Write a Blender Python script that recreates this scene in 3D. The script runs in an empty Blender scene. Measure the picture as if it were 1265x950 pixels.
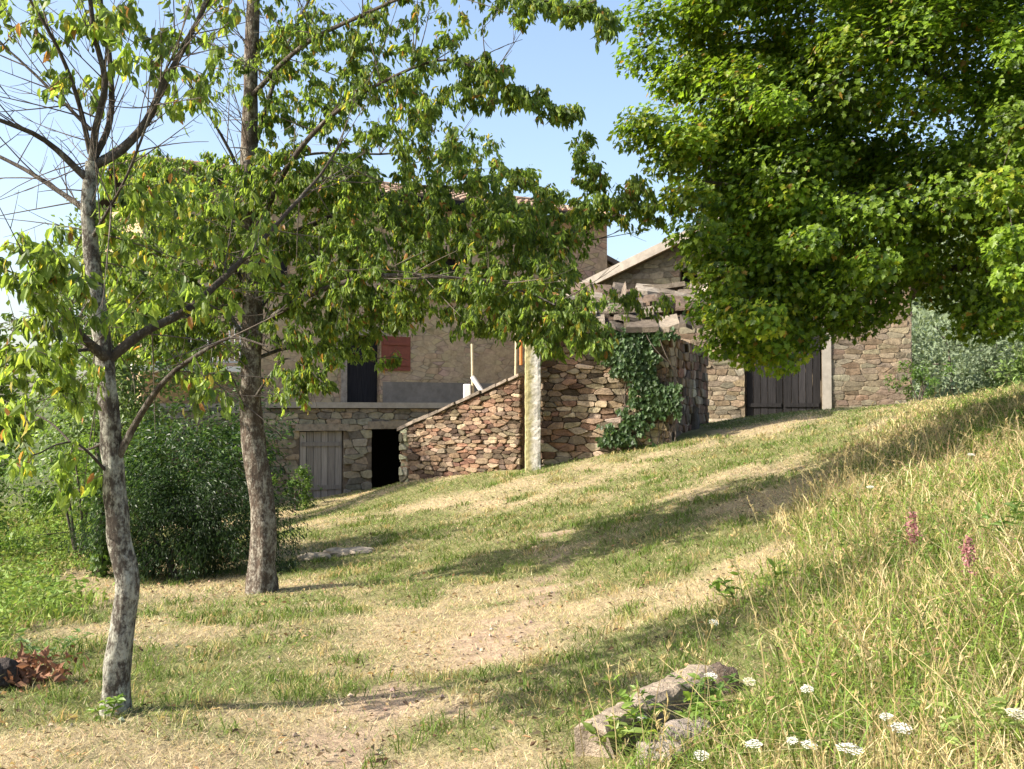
import bpy, math
import numpy as np

PI = math.pi
R = math.radians
RNG = np.random.default_rng(11)
scene = bpy.context.scene
COL = scene.collection

# ------------------------------------------------------------------ camera numbers
FPX = 1300.0                       # focal length in pixels of the 1265 px wide photograph
PITCH = math.atan(35 / FPX)        # camera looks up a little, horizon on row 510
FW = np.array([0, math.cos(PITCH), math.sin(PITCH)])
UP = np.array([0, -math.sin(PITCH), math.cos(PITCH)])
RT = np.array([1.0, 0, 0])


def at(px, py, d):
    """point in the world seen at a pixel, d metres away"""
    return d * (FW + RT * ((px - 632.5) / FPX) - UP * ((py - 475) / FPX))


# ------------------------------------------------------------------ noise, ground
def vnoise(x, y, s, seed=0):
    x = np.asarray(x, float) / s + 37.3 * seed
    y = np.asarray(y, float) / s - 11.7 * seed
    ix = np.floor(x).astype(np.int64); iy = np.floor(y).astype(np.int64)
    fx = x - ix; fy = y - iy
    fx = fx * fx * (3 - 2 * fx); fy = fy * fy * (3 - 2 * fy)

    def h(a, b):
        n = (a * 374761393 + b * 668265263 + seed * 974711) & 0x7fffffff
        n = ((n ^ (n >> 13)) * 1274126177) & 0x7fffffff
        return ((n ^ (n >> 16)) & 0xffff) / 65535.0
    return (h(ix, iy) * (1 - fx) + h(ix + 1, iy) * fx) * (1 - fy) + (h(ix, iy + 1) * (1 - fx) + h(ix + 1, iy + 1) * fx) * fy


def sstep(a, b, x):
    t = np.clip((x - a) / (b - a), 0, 1)
    return t * t * (3 - 2 * t)


GC = [(143, 885, 5.7), (323, 730, 11), (400, 950, 4.72), (0, 950, 4.65), (0, 840, 6.5), (0, 765, 9.5), (60, 690, 14), (0, 642, 22),
      (190, 718, 13), (270, 695, 14), (380, 655, 17), (430, 622, 23), (394, 613, 26.6), (475, 604, 26), (500, 592, 22), (655, 578, 20),
      (822, 542, 20.2), (870, 526, 25), (970, 520, 27), (1100, 506, 25), (1140, 499, 20), (1265, 482, 15),
      (640, 690, 12), (800, 640, 12.5), (950, 600, 13), (1100, 560, 12.5), (1200, 532, 12), (1265, 514, 11.5), (620, 625, 17), (760, 590, 17),
      (900, 560, 18), (540, 820, 6.8), (700, 760, 8), (850, 720, 8.5), (1000, 680, 8.5), (1150, 640, 8), (1265, 620, 7.5),
      (720, 890, 4.9), (870, 860, 5.0), (1000, 850, 4.8), (1150, 800, 4.8), (1265, 770, 4.6), (900, 950, 4.1), (1265, 960, 3.4), (640, 950, 4.6)]
CP = [at(*g) for g in GC] + [np.array(p, float) for p in [
    (0, 0, -1.65), (3, 0, -.95), (-3, 0, -1.9), (0, -4, -1.75), (5, 5, -.05), (8, 10, .55), (8, 4, .5), (0, 32, -1.8), (-8, 24, -2.5), (-12, 20, -2.7),
    (-12, 12, -2.5), (-7, 8, -2.1), (4, 30, -.4), (9, 32, -.4), (10, 24, 0), (12, 20, .25), (16, 27, -2.2), (14, 14, .8), (-5, 20, -2.35)]]
CP = np.array(CP)


def _U(r2):
    return np.where(r2 > 1e-9, 0.5 * r2 * np.log(np.maximum(r2, 1e-9)), 0)


def _fit():
    n = len(CP)
    X, Y = CP[:, 0], CP[:, 1]
    K = _U((X[:, None] - X) ** 2 + (Y[:, None] - Y) ** 2) + 1.2 * np.eye(n)
    P = np.stack([np.ones(n), X, Y], 1)
    A = np.zeros((n + 3, n + 3)); A[:n, :n] = K; A[:n, n:] = P; A[n:, :n] = P.T
    return np.linalg.solve(A, np.concatenate([CP[:, 2], np.zeros(3)]))


TW = _fit()
HILLS = [(95, 190, 27, 60), (190, 160, 30, 70), (-160, 260, 8, 90)]


def ground(x, y):
    x = np.asarray(x, float); y = np.asarray(y, float)
    shp = np.broadcast(x, y).shape
    x = np.broadcast_to(x, shp).ravel(); y = np.broadcast_to(y, shp).ravel()
    xc = np.clip(x, -13, 15); yc = np.clip(y, -5, 33)
    z = np.zeros(len(x))
    for s in range(0, len(x), 20000):
        a = slice(s, s + 20000)
        r2 = (xc[a, None] - CP[:, 0]) ** 2 + (yc[a, None] - CP[:, 1]) ** 2
        z[a] = _U(r2) @ TW[:-3] + TW[-3] + TW[-2] * xc[a] + TW[-1] * yc[a]
    d = np.hypot(x - xc, y - yc)
    w = np.exp(-d / 14)
    far = np.full(len(x), -4.5)
    for hx, hy, hh, hs in HILLS:
        far += hh * np.exp(-((x - hx) ** 2 + (y - hy) ** 2) / (2 * hs * hs))
    far += (vnoise(x, y, 40, 3) - .5) * 4 * (1 - w)
    z = z * w + far * (1 - w)
    z = z + (vnoise(x, y, .9, 1) - .5) * .07 + (vnoise(x, y, .3, 2) - .5) * .03
    return z.reshape(shp)


def hit(px, py, h=0.0, d0=2.5, d1=40):
    """first point on the ray through a pixel that is h above the ground"""
    ds = np.linspace(d0, d1, 1500)
    p = ds[:, None] * (FW + RT * ((px - 632.5) / FPX) - UP * ((py - 475) / FPX))
    s = p[:, 2] - ground(p[:, 0], p[:, 1]) - h
    k = np.where((s[:-1] > 0) & (s[1:] <= 0))[0]
    k = k[0] if len(k) else len(ds) - 1
    return p[k]


TALL_Y = np.array([0, 3, 4.5, 5.5, 8, 10, 13, 20, 30]); TALL_X = np.array([.1, .1, .3, 1.0, 1.75, 2.6, 4.2, 7.6, 12])
WEED_Y = np.array([0, 6, 8, 11, 15, 22, 40]); WEED_X = np.array([-2.9, -3.3, -3.75, -4.6, -6.2, -8, -9])


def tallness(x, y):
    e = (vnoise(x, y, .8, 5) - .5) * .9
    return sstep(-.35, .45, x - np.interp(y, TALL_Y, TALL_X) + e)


def weediness(x, y):
    e = (vnoise(x, y, .9, 6) - .5) * .9
    return sstep(-.3, .4, np.interp(y, WEED_Y, WEED_X) - x + e)


def pathness(x, y):
    # the worn line that crosses the lawn from the lower middle to the wall end
    yy = np.array([0, 5, 6.2, 7.5, 9, 11, 14, 40]); xx = np.array([-1.0, -.75, -.55, -.25, .15, .5, .5, .5])
    ww = np.array([.0, .12, .34, .40, .26, .1, .0, .0])
    d = np.abs(x - np.interp(y, yy, xx)) + (vnoise(x, y, .35, 8) - .5) * .7 + (vnoise(x, y, .12, 9) - .5) * .35
    return .8 * sstep(1.3, .1, d / np.maximum(np.interp(y, yy, ww), .01)) * (np.interp(y, yy, ww) > .02)


def greenness(x, y):
    g = .55 * vnoise(x, y, 1.7, 21) + .3 * vnoise(x, y, .55, 22) + .15 * vnoise(x, y, .2, 23)
    return sstep(.36, .64, g)


# ------------------------------------------------------------------ mesh helper
class MB:
    def __init__(s):
        s.v = []; s.f = []; s.c = []; s.n = 0

    def add(s, v, faces, col=(1, 1, 1)):
        v = np.asarray(v, float).reshape(-1, 3)
        c = np.asarray(col, float)
        c = np.broadcast_to(c, (len(v), 3)) if c.ndim == 1 else c
        for f in (faces if isinstance(faces, list) else [faces]):
            s.f.append(np.asarray(f, np.int64) + s.n)
        s.v.append(v); s.c.append(c); s.n += len(v)

    def box(s, lo, hi, col=(1, 1, 1), fr=None):
        x0, y0, z0 = lo; x1, y1, z1 = hi
        v = np.array([(x0, y0, z0), (x1, y0, z0), (x1, y1, z0), (x0, y1, z0), (x0, y0, z1), (x1, y0, z1), (x1, y1, z1), (x0, y1, z1)], float)
        if fr: v = fr(v)
        s.add(v, np.array([(0, 3, 2, 1), (4, 5, 6, 7), (0, 1, 5, 4), (1, 2, 6, 5), (2, 3, 7, 6), (3, 0, 4, 7)]), col)

    def tube(s, pts, rad, n=6, col=(1, 1, 1), bump=0.0, cap=True):
        pts = np.asarray(pts, float); m = len(pts)
        rad = np.broadcast_to(np.asarray(rad, float), (m,))
        t = np.gradient(pts, axis=0); t /= np.linalg.norm(t, axis=1)[:, None] + 1e-9
        a = np.array([0, 0, 1.0]) if abs(t[0][2]) < .9 else np.array([1.0, 0, 0])
        nrm = np.zeros((m, 3)); v = np.cross(t[0], a); nrm[0] = v / np.linalg.norm(v)
        for i in range(1, m):
            v = nrm[i - 1] - t[i] * (nrm[i - 1] @ t[i]); nrm[i] = v / (np.linalg.norm(v) + 1e-9)
        b = np.cross(t, nrm)
        th = np.arange(n) * 2 * PI / n
        rr = rad[:, None] * np.ones(n)
        if bump:
            ii, jj = np.meshgrid(np.arange(m), np.arange(n), indexing='ij')
            q = vnoise(ii * 1.0, jj * 1.0, 2.2, 4) - .5
            q[:, -1] = q[:, 0] * .5 + q[:, -2] * .5
            rr = rr * (1 + bump * q)
        v = pts[:, None, :] + rr[:, :, None] * (np.cos(th)[None, :, None] * nrm[:, None, :] + np.sin(th)[None, :, None] * b[:, None, :])
        i = np.arange(m - 1)[:, None] * n; j = np.arange(n)[None, :]; k = (j + 1) % n
        f = np.stack([i + j, i + k, i + n + k, i + n + j], -1).reshape(-1, 4)
        c = np.asarray(col, float)
        s.add(v.reshape(-1, 3), f, c)
        if cap:
            s.add(v[-1], np.arange(n)[None, :], c); s.add(v[0][::-1], np.arange(n)[None, :], c)

    def build(s, name, mat, parent=None, smooth=False):
        me = bpy.data.meshes.new(name)
        V = np.concatenate(s.v); C = np.concatenate(s.c)
        me.vertices.add(len(V)); me.vertices.foreach_set('co', V.astype(np.float32).ravel())
        nl = sum(f.size for f in s.f); npoly = sum(len(f) for f in s.f)
        idx = np.concatenate([f.ravel() for f in s.f]).astype(np.int32)
        tot = np.concatenate([np.full(len(f), f.shape[1]) for f in s.f]).astype(np.int32)
        st = np.concatenate([[0], np.cumsum(tot)[:-1]]).astype(np.int32)
        me.loops.add(nl); me.loops.foreach_set('vertex_index', idx)
        me.polygons.add(npoly); me.polygons.foreach_set('loop_start', st); me.polygons.foreach_set('loop_total', tot)
        me.polygons.foreach_set('use_smooth', np.full(npoly, bool(smooth)))
        a = me.attributes.new('col', 'FLOAT_COLOR', 'POINT')
        a.data.foreach_set('color', np.concatenate([C, np.ones((len(C), 1))], 1).astype(np.float32).ravel())
        me.update(calc_edges=True); me.validate()
        me.materials.append(mat)
        o = bpy.data.objects.new(name, me); COL.objects.link(o)
        if parent is not None:
            o.parent = parent
            if parent.parent is None: o.location = -np.array(parent.location)     # meshes are written in world units; a part already cancels its thing's place
        return o


def thing(name, label, cat, loc=(0, 0, 0), group=None):
    o = bpy.data.objects.new(name, None); COL.objects.link(o)
    o.location = [float(c) for c in loc]; o.empty_display_size = .2
    o['label'] = label; o['category'] = cat
    if group: o['group'] = group
    return o


def tag(o, label=None, cat=None, group=None, kind=None):
    if label: o['label'] = label
    if cat: o['category'] = cat
    if group: o['group'] = group
    if kind: o['kind'] = kind
    return o


# ------------------------------------------------------------------ materials
class NT:
    def __init__(s, name):
        s.m = bpy.data.materials.new(name); s.m.use_nodes = True
        s.t = s.m.node_tree; s.t.nodes.clear()
        s.out = s.n('ShaderNodeOutputMaterial')

    def n(s, kind, **kw):
        nd = s.t.nodes.new(kind)
        for k, v in kw.items():
            if k.startswith('i_'):
                nd.inputs[k[2:].replace('_', ' ')].default_value = v
            else: setattr(nd, k, v)
        return nd

    def l(s, a, b): s.t.links.new(a, b)

    def attr(s): return s.n('ShaderNodeAttribute', attribute_name='col').outputs['Color']

    def pos(s, sc=(1, 1, 1), src='Object'):
        tc = s.n('ShaderNodeTexCoord'); mp = s.n('ShaderNodeMapping'); mp.inputs['Scale'].default_value = sc
        s.l(tc.outputs[src], mp.inputs['Vector']); return mp.outputs['Vector']

    def noise(s, vec, scale, detail=4, rough=.6):
        nd = s.n('ShaderNodeTexNoise'); nd.inputs['Scale'].default_value = scale; nd.inputs['Detail'].default_value = detail
        nd.inputs['Roughness'].default_value = rough; s.l(vec, nd.inputs['Vector']); return nd.outputs['Fac']

    def ramp(s, fac, stops):
        nd = s.n('ShaderNodeValToRGB'); e = nd.color_ramp.elements
        while len(e) < len(stops): e.new(.5)
        for q, (p, c) in zip(e, stops):
            q.position = p; q.color = (*c, 1) if len(c) == 3 else c
        s.l(fac, nd.inputs['Fac']); return nd.outputs['Color']

    def mix(s, a, b, fac, mode='MIX'):
        nd = s.n('ShaderNodeMix', data_type='RGBA', blend_type=mode)
        for v, k in ((fac, 0), (a, 6), (b, 7)):
            if hasattr(v, 'links'): s.l(v, nd.inputs[k])
            elif k == 0: nd.inputs[0].default_value = v
            else: nd.inputs[k].default_value = (*v, 1)
        return nd.outputs[2]

    def bump(s, h, strength=.5, dist=.02):
        nd = s.n('ShaderNodeBump'); nd.inputs['Strength'].default_value = strength; nd.inputs['Distance'].default_value = dist
        s.l(h, nd.inputs['Height']); return nd.outputs['Normal']

    def finish(s, col, rough=.85, normal=None, spec=.25, metal=0):
        p = s.n('ShaderNodeBsdfPrincipled'); p.inputs['Roughness'].default_value = rough
        p.inputs['Specular IOR Level'].default_value = spec; p.inputs['Metallic'].default_value = metal
        if hasattr(col, 'links'): s.l(col, p.inputs['Base Color'])
        else: p.inputs['Base Color'].default_value = (*col, 1)
        if normal is not None: s.l(normal, p.inputs['Normal'])
        s.l(p.outputs[0], s.out.inputs['Surface']); return s.m


def mat_leaf(name, trans=.4, rough=.45, spec=.35, gain=(1.9, 1.9, 1.1)):
    t = NT(name); a = t.attr()
    p = t.n('ShaderNodeBsdfPrincipled'); p.inputs['Roughness'].default_value = rough; p.inputs['Specular IOR Level'].default_value = spec
    t.l(a, p.inputs['Base Color'])
    tr = t.n('ShaderNodeBsdfTranslucent'); t.l(t.mix(a, gain, 1.0, 'MULTIPLY'), tr.inputs['Color'])
    mx = t.n('ShaderNodeMixShader'); mx.inputs[0].default_value = trans
    t.l(p.outputs[0], mx.inputs[1]); t.l(tr.outputs[0], mx.inputs[2]); t.l(mx.outputs[0], t.out.inputs['Surface'])
    return t.m


def mat_bark(name, dark, mid, lichen, cover=.52):
    t = NT(name)
    v = t.pos((1, 1, .35)); n1 = t.noise(v, 26, 6, .7)
    base = t.ramp(n1, [(.3, dark), (.7, mid)])
    v2 = t.pos((1, 1, .6)); n2 = t.noise(v2, 10, 8, .78); n3 = t.noise(v2, 55, 4, .7)
    mth = t.n('ShaderNodeMath', operation='MULTIPLY_ADD'); t.l(n3, mth.inputs[0]); mth.inputs[1].default_value = .42; t.l(n2, mth.inputs[2])
    msk = t.ramp(mth.outputs[0], [(cover + .14, (0, 0, 0)), (cover + .30, (1, 1, 1))])
    c = t.mix(base, lichen, msk)
    hb = t.mix(n1, n2, .4)
    return t.finish(c, .9, t.bump(hb, 1.0, .06), .15)


def mat_stone(name, tint=(1, 1, 1)):
    t = NT(name); a = t.attr(); v = t.pos()
    n1 = t.noise(v, 9, 5, .65); n2 = t.noise(v, 45, 4, .7); n3 = t.noise(v, 2.3, 3)
    k = t.ramp(n1, [(.25, (.45, .43, .41)), (.5, (.95, .95, .95)), (.75, (1.3, 1.27, 1.2))])
    c = t.mix(a, k, 1.0, 'MULTIPLY')
    li = t.ramp(n2, [(.60, (0, 0, 0)), (.72, (1, 1, 1))])
    li2 = t.mix(li, t.ramp(n3, [(.45, (0, 0, 0)), (.62, (.6, .6, .6))]), 1.0, 'MULTIPLY')
    c = t.mix(c, (.30, .30, .24), li2)
    c = t.mix(c, tint, 1.0, 'MULTIPLY')
    return t.finish(c, .95, t.bump(t.mix(n1, n2, .5), 1.0, .05), .08)


def mat_plaster(name):
    # old lime plaster over rubble: patches of the stone grain show through
    t = NT(name); v = t.pos((1, 1, 2.2)); vv = t.pos()
    vor = t.n('ShaderNodeTexVoronoi', feature='DISTANCE_TO_EDGE'); vor.inputs['Scale'].default_value = 3.2
    t.l(v, vor.inputs['Vector'])
    vc = t.n('ShaderNodeTexVoronoi'); vc.inputs['Scale'].default_value = 3.2; t.l(v, vc.inputs['Vector'])
    n1 = t.noise(vv, 1.3, 5, .6); n2 = t.noise(vv, 14, 5, .7); n4 = t.noise(vv, 5, 4)
    plaster = t.ramp(n2, [(.25, (.34, .245, .145)), (.6, (.52, .39, .245)), (.8, (.62, .48, .32))])
    stone = t.mix(t.ramp(vor.outputs['Distance'], [(.0, (.22, .16, .10)), (.09, (.48, .355, .22))]), vc.outputs['Color'], .05)
    fac = t.ramp(n1, [(.38, (0, 0, 0)), (.54, (.95, .95, .95))])
    c = t.mix(plaster, stone, fac)
    c = t.mix(c, t.ramp(n4, [(.3, (.7, .68, .66)), (.65, (1.05, 1.04, 1.0))]), 1.0, 'MULTIPLY')
    return t.finish(c, .95, t.bump(t.mix(n2, vor.outputs['Distance'], .4), .6, .02), .1)


def mat_wood(name, a, b, axis=(22, 22, 1.2)):
    t = NT(name); v = t.pos(axis); n = t.noise(v, 1.6, 6, .65)
    at_ = t.attr()
    c = t.mix(t.ramp(n, [(.25, a), (.75, b)]), at_, 1.0, 'MULTIPLY')
    return t.finish(c, .85, t.bump(n, .5, .01), .2)


def mat_plain(name, col, rough=.7, scale=12, amt=.3, spec=.25, metal=0):
    t = NT(name); v = t.pos(); n = t.noise(v, scale, 5, .65); n2 = t.noise(v, scale * .2, 3)
    c0 = tuple(x * (1 - amt) for x in col); c1 = tuple(min(1, x * (1 + amt * .5)) for x in col)
    c = t.ramp(t.mix(n, n2, .5), [(.3, c0), (.7, c1)])
    return t.finish(c, rough, t.bump(n, .4, .008), spec, metal)


def mat_tile():
    t = NT('roof_tile_clay'); a = t.attr(); v = t.pos(); n = t.noise(v, 6, 5, .7); n2 = t.noise(v, 30, 4)
    c = t.mix(a, t.ramp(n, [(.3, (.6, .58, .55)), (.7, (1.2, 1.15, 1.1))]), 1.0, 'MULTIPLY')
    c = t.mix(c, (.22, .21, .17), t.ramp(n2, [(.55, (0, 0, 0)), (.75, (.8, .8, .8))]))
    return t.finish(c, .9, t.bump(n2, .4, .01), .15)


def mat_ground():
    t = NT('dry_meadow_soil'); a = t.attr(); v = t.pos()
    n = t.noise(v, 14, 6, .7); n2 = t.noise(v, 60, 4, .7); n3 = t.noise(v, 3.5, 4)
    c = t.mix(a, t.ramp(n, [(.25, (.55, .55, .55)), (.7, (1.2, 1.2, 1.2))]), 1.0, 'MULTIPLY')
    c = t.mix(c, t.ramp(n2, [(.3, (.7, .7, .7)), (.7, (1.25, 1.25, 1.25))]), 1.0, 'MULTIPLY')
    c = t.mix(c, t.ramp(n3, [(.3, (.8, .8, .8)), (.7, (1.1, 1.1, 1.1))]), 1.0, 'MULTIPLY')
    return t.finish(c, 1.0, t.bump(t.mix(n, n2, .5), 1.0, .04), .05)


M = dict(
    cherry=mat_leaf('cherry_leaf', .5, .5, .3, (2.1, 2.05, 1.3)), maple=mat_leaf('maple_leaf', .45), bush=mat_leaf('bush_leaf', .35), far=mat_leaf('far_leaf', .25, .8, .1),
    grass=mat_leaf('grass_blade', .35, .6, .2, (1.35, 1.3, 1.0)), flower=mat_leaf('flower_petal', .3, .7, .1, (1, 1, 1)),
    dead=mat_leaf('dead_leaf', .2, .7, .15, (1.2, 1.0, .8)),
    bark1=mat_bark('lichened_bark', (.040, .032, .026), (.115, .095, .078), (.44, .43, .36), .505),
    bark2=mat_bark('cherry_bark', (.042, .032, .026), (.135, .10, .075), (.36, .33, .27), .54),
    limb=mat_bark('branch_bark', (.045, .036, .03), (.12, .098, .08), (.27, .26, .22), .60),
    twig=mat_plain('twig_bark', (.13, .105, .085), .9, 40, .5),
    barkm=mat_bark('maple_bark', (.05, .04, .03), (.15, .12, .09), (.28, .28, .22), .56),
    stone=mat_stone('rubble_stone'), plaster=mat_plaster('aged_lime_plaster'), tile=mat_tile(), ground=mat_ground(),
    grey_wood=mat_wood('weathered_grey_wood', (.16, .145, .135), (.33, .31, .29)),
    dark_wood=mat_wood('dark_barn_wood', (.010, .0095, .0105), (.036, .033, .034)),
    red_wood=mat_plain('faded_red_paint', (.21, .065, .04), .75, 8, .35),
    blue_wood=mat_plain('blue_grey_paint', (.30, .34, .38), .7, 9, .25),
    white=mat_plain('old_white_paint', (.80, .77, .71), .7, 9, .16),
    verge=mat_plain('limewashed_verge', (.47, .41, .345), .9, 5, .5),
    concrete=mat_plain('worn_concrete', (.33, .30, .26), .95, 7, .35),
    band=mat_plain('grey_render', (.25, .215, .17), .95, 5, .45),
    steel=mat_plain('grey_railing_paint', (.48, .49, .50), .6, 20, .2),
    pole=mat_plain('bleached_wood_pole', (.52, .44, .29), .85, 18, .3),
    orange=mat_plain('rusty_orange', (.50, .19, .06), .8, 14, .3),
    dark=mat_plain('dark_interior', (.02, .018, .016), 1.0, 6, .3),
    slab=mat_stone('old_slab_stone', (1, 1, 1)),
)


def mat_pillar():
    t = NT('whitewash_with_lichen'); v = t.pos(); n = t.noise(v, 7, 5, .7)
    sp = t.n('ShaderNodeSeparateXYZ'); tc = t.n('ShaderNodeTexCoord'); t.l(tc.outputs['Object'], sp.inputs[0])
    ad = t.n('ShaderNodeMath', operation='MULTIPLY_ADD'); t.l(n, ad.inputs[0]); ad.inputs[1].default_value = .26; t.l(sp.outputs['X'], ad.inputs[2])
    msk = t.ramp(ad.outputs[0], [(.46, (0, 0, 0)), (.56, (1, 1, 1))])
    n2 = t.noise(v, 22, 4, .7)
    lich = t.ramp(n2, [(.3, (.27, .24, .12)), (.7, (.46, .41, .22))])
    wht = t.ramp(n2, [(.3, (.42, .38, .33)), (.6, (.74, .70, .63))])
    return t.finish(t.mix(lich, wht, msk), .9, t.bump(n2, .5, .01), .15)


M['pillar'] = mat_pillar()

# ------------------------------------------------------------------ world, sun, camera
SUN_AZ = np.array([-.972, -.235]); SUN_EL = R(36)
w = bpy.data.worlds.new('World'); scene.world = w; w.use_nodes = True
wt = w.node_tree; wt.nodes.clear()
sky = wt.nodes.new('ShaderNodeTexSky'); sky.sky_type = 'NISHITA'; sky.sun_disc = False
sky.sun_elevation = SUN_EL; sky.sun_rotation = math.atan2(SUN_AZ[0], SUN_AZ[1])
sky.altitude = 200; sky.air_density = 1.0; sky.dust_density = 3.4; sky.ozone_density = .8
bg = wt.nodes.new('ShaderNodeBackground'); bg.inputs['Strength'].default_value = .142
wo = wt.nodes.new('ShaderNodeOutputWorld')
wt.links.new(sky.outputs[0], bg.inputs[0]); wt.links.new(bg.outputs[0], wo.inputs[0])

sl = bpy.data.lights.new('sun', 'SUN'); sl.energy = 4.9; sl.angle = R(.5); sl.color = (1.0, .93, .80)
so = bpy.data.objects.new('sun', sl); COL.objects.link(so)
from mathutils import Vector
sd = Vector((SUN_AZ[0] * math.cos(SUN_EL), SUN_AZ[1] * math.cos(SUN_EL), math.sin(SUN_EL)))
so.rotation_euler = sd.to_track_quat('Z', 'Y').to_euler(); so.location = (-20, -4, 20)

cd = bpy.data.cameras.new('camera'); cam = bpy.data.objects.new('camera', cd); COL.objects.link(cam)
cd.sensor_width = 36; cd.sensor_fit = 'HORIZONTAL'; cd.lens = FPX / 1265 * 36; cd.clip_end = 3000; cd.clip_start = .05
cam.rotation_euler = (PI / 2 + PITCH, 0, 0)
scene.camera = cam
vs = scene.view_settings; vs.view_transform = 'Standard'; vs.look = 'None'; vs.exposure = 1.18; vs.gamma = 1; vs.use_curve_mapping = False
scene.cycles.max_bounces = 6; scene.cycles.diffuse_bounces = 3; scene.cycles.transmission_bounces = 3; scene.cycles.glossy_bounces = 2
scene.cycles.use_denoising = True

# ------------------------------------------------------------------ ground sheet
def build_ground():
    gx = np.concatenate([-np.geomspace(700, 14, 40), np.arange(-13.6, 15.4, .14), np.geomspace(16, 700, 40)])
    gy = np.concatenate([-np.geomspace(300, 5.2, 25), np.arange(-4.8, 2, .4), np.arange(2.2, 33, .14), np.geomspace(34, 900, 45)])
    X, Y = np.meshgrid(gx, gy, indexing='xy'); Z = ground(X, Y)
    g = greenness(X, Y); tl = tallness(X, Y); wd = weediness(X, Y); pa = pathness(X, Y)
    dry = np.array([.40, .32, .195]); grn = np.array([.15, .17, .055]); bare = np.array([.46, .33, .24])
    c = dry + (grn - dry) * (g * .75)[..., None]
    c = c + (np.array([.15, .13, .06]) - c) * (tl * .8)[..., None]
    c = c + (np.array([.12, .13, .045]) - c) * (wd * .85)[..., None]
    c = c + (bare - c) * (pa * .9)[..., None]
    far = sstep(34, 70, np.hypot(X, Y))[..., None]
    c = c + (np.array([.11, .135, .06]) - c) * far
    mb = MB()
    ny, nx = X.shape
    i = np.arange(ny - 1)[:, None] * nx; j = np.arange(nx - 1)[None, :]
    f = np.stack([i + j, i + j + 1, i + nx + j + 1, i + nx + j], -1).reshape(-1, 4)
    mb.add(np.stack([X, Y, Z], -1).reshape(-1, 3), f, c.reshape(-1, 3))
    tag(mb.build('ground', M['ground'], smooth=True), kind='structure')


build_ground()

# ------------------------------------------------------------------ grass
def blades(mb, x, y, h, wd, lean, col, seg=1, z0=None):
    n = len(x); z = ground(x, y) if z0 is None else z0
    a = RNG.uniform(0, 2 * PI, n)
    s = np.stack([np.cos(a), np.sin(a), np.zeros(n)], 1) * wd[:, None] * .5
    la = RNG.uniform(0, 2 * PI, n)
    L = np.stack([np.cos(la), np.sin(la), np.zeros(n)], 1) * (h * lean)[:, None]
    b = np.stack([x, y, z - .01], 1); u = np.array([0, 0, 1.0]) * h[:, None]
    if seg == 1:
        v = np.stack([b - s, b + s, b + u + L], 1).reshape(-1, 3)
        f = np.arange(n * 3).reshape(n, 3)
        mb.add(v, f, np.repeat(col, 3, 0))
    else:
        m = b + u * .55 + L * .3
        t = b + u * (1 - .25 * np.clip(lean, 0, 2))[:, None] + L
        v = np.stack([b - s, b + s, m + s * .8, m - s * .8, t], 1).reshape(-1, 3)
        k = np.arange(n)[:, None] * 5
        mb.add(v, [k + np.array([[0, 1, 2, 3]]), k + np.array([[3, 2, 4]])], np.repeat(col, 5, 0))


def polar(n, d0, d1, a=R(34), p=1.0):
    """points on the ground, denser near the lens because they show larger there"""
    d = (d0 ** (2 - p) + RNG.random(n) * (d1 ** (2 - p) - d0 ** (2 - p))) ** (1 / (2 - p))
    t = RNG.uniform(-a, a, n)
    return d * np.sin(t), d * np.cos(t), d


def shade(base, n, var=.25):
    return np.clip(np.asarray(base)[None, :] * (1 + RNG.normal(0, var, (n, 1))) * (1 + RNG.normal(0, .07, (n, 3))), .01, .9)


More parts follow.
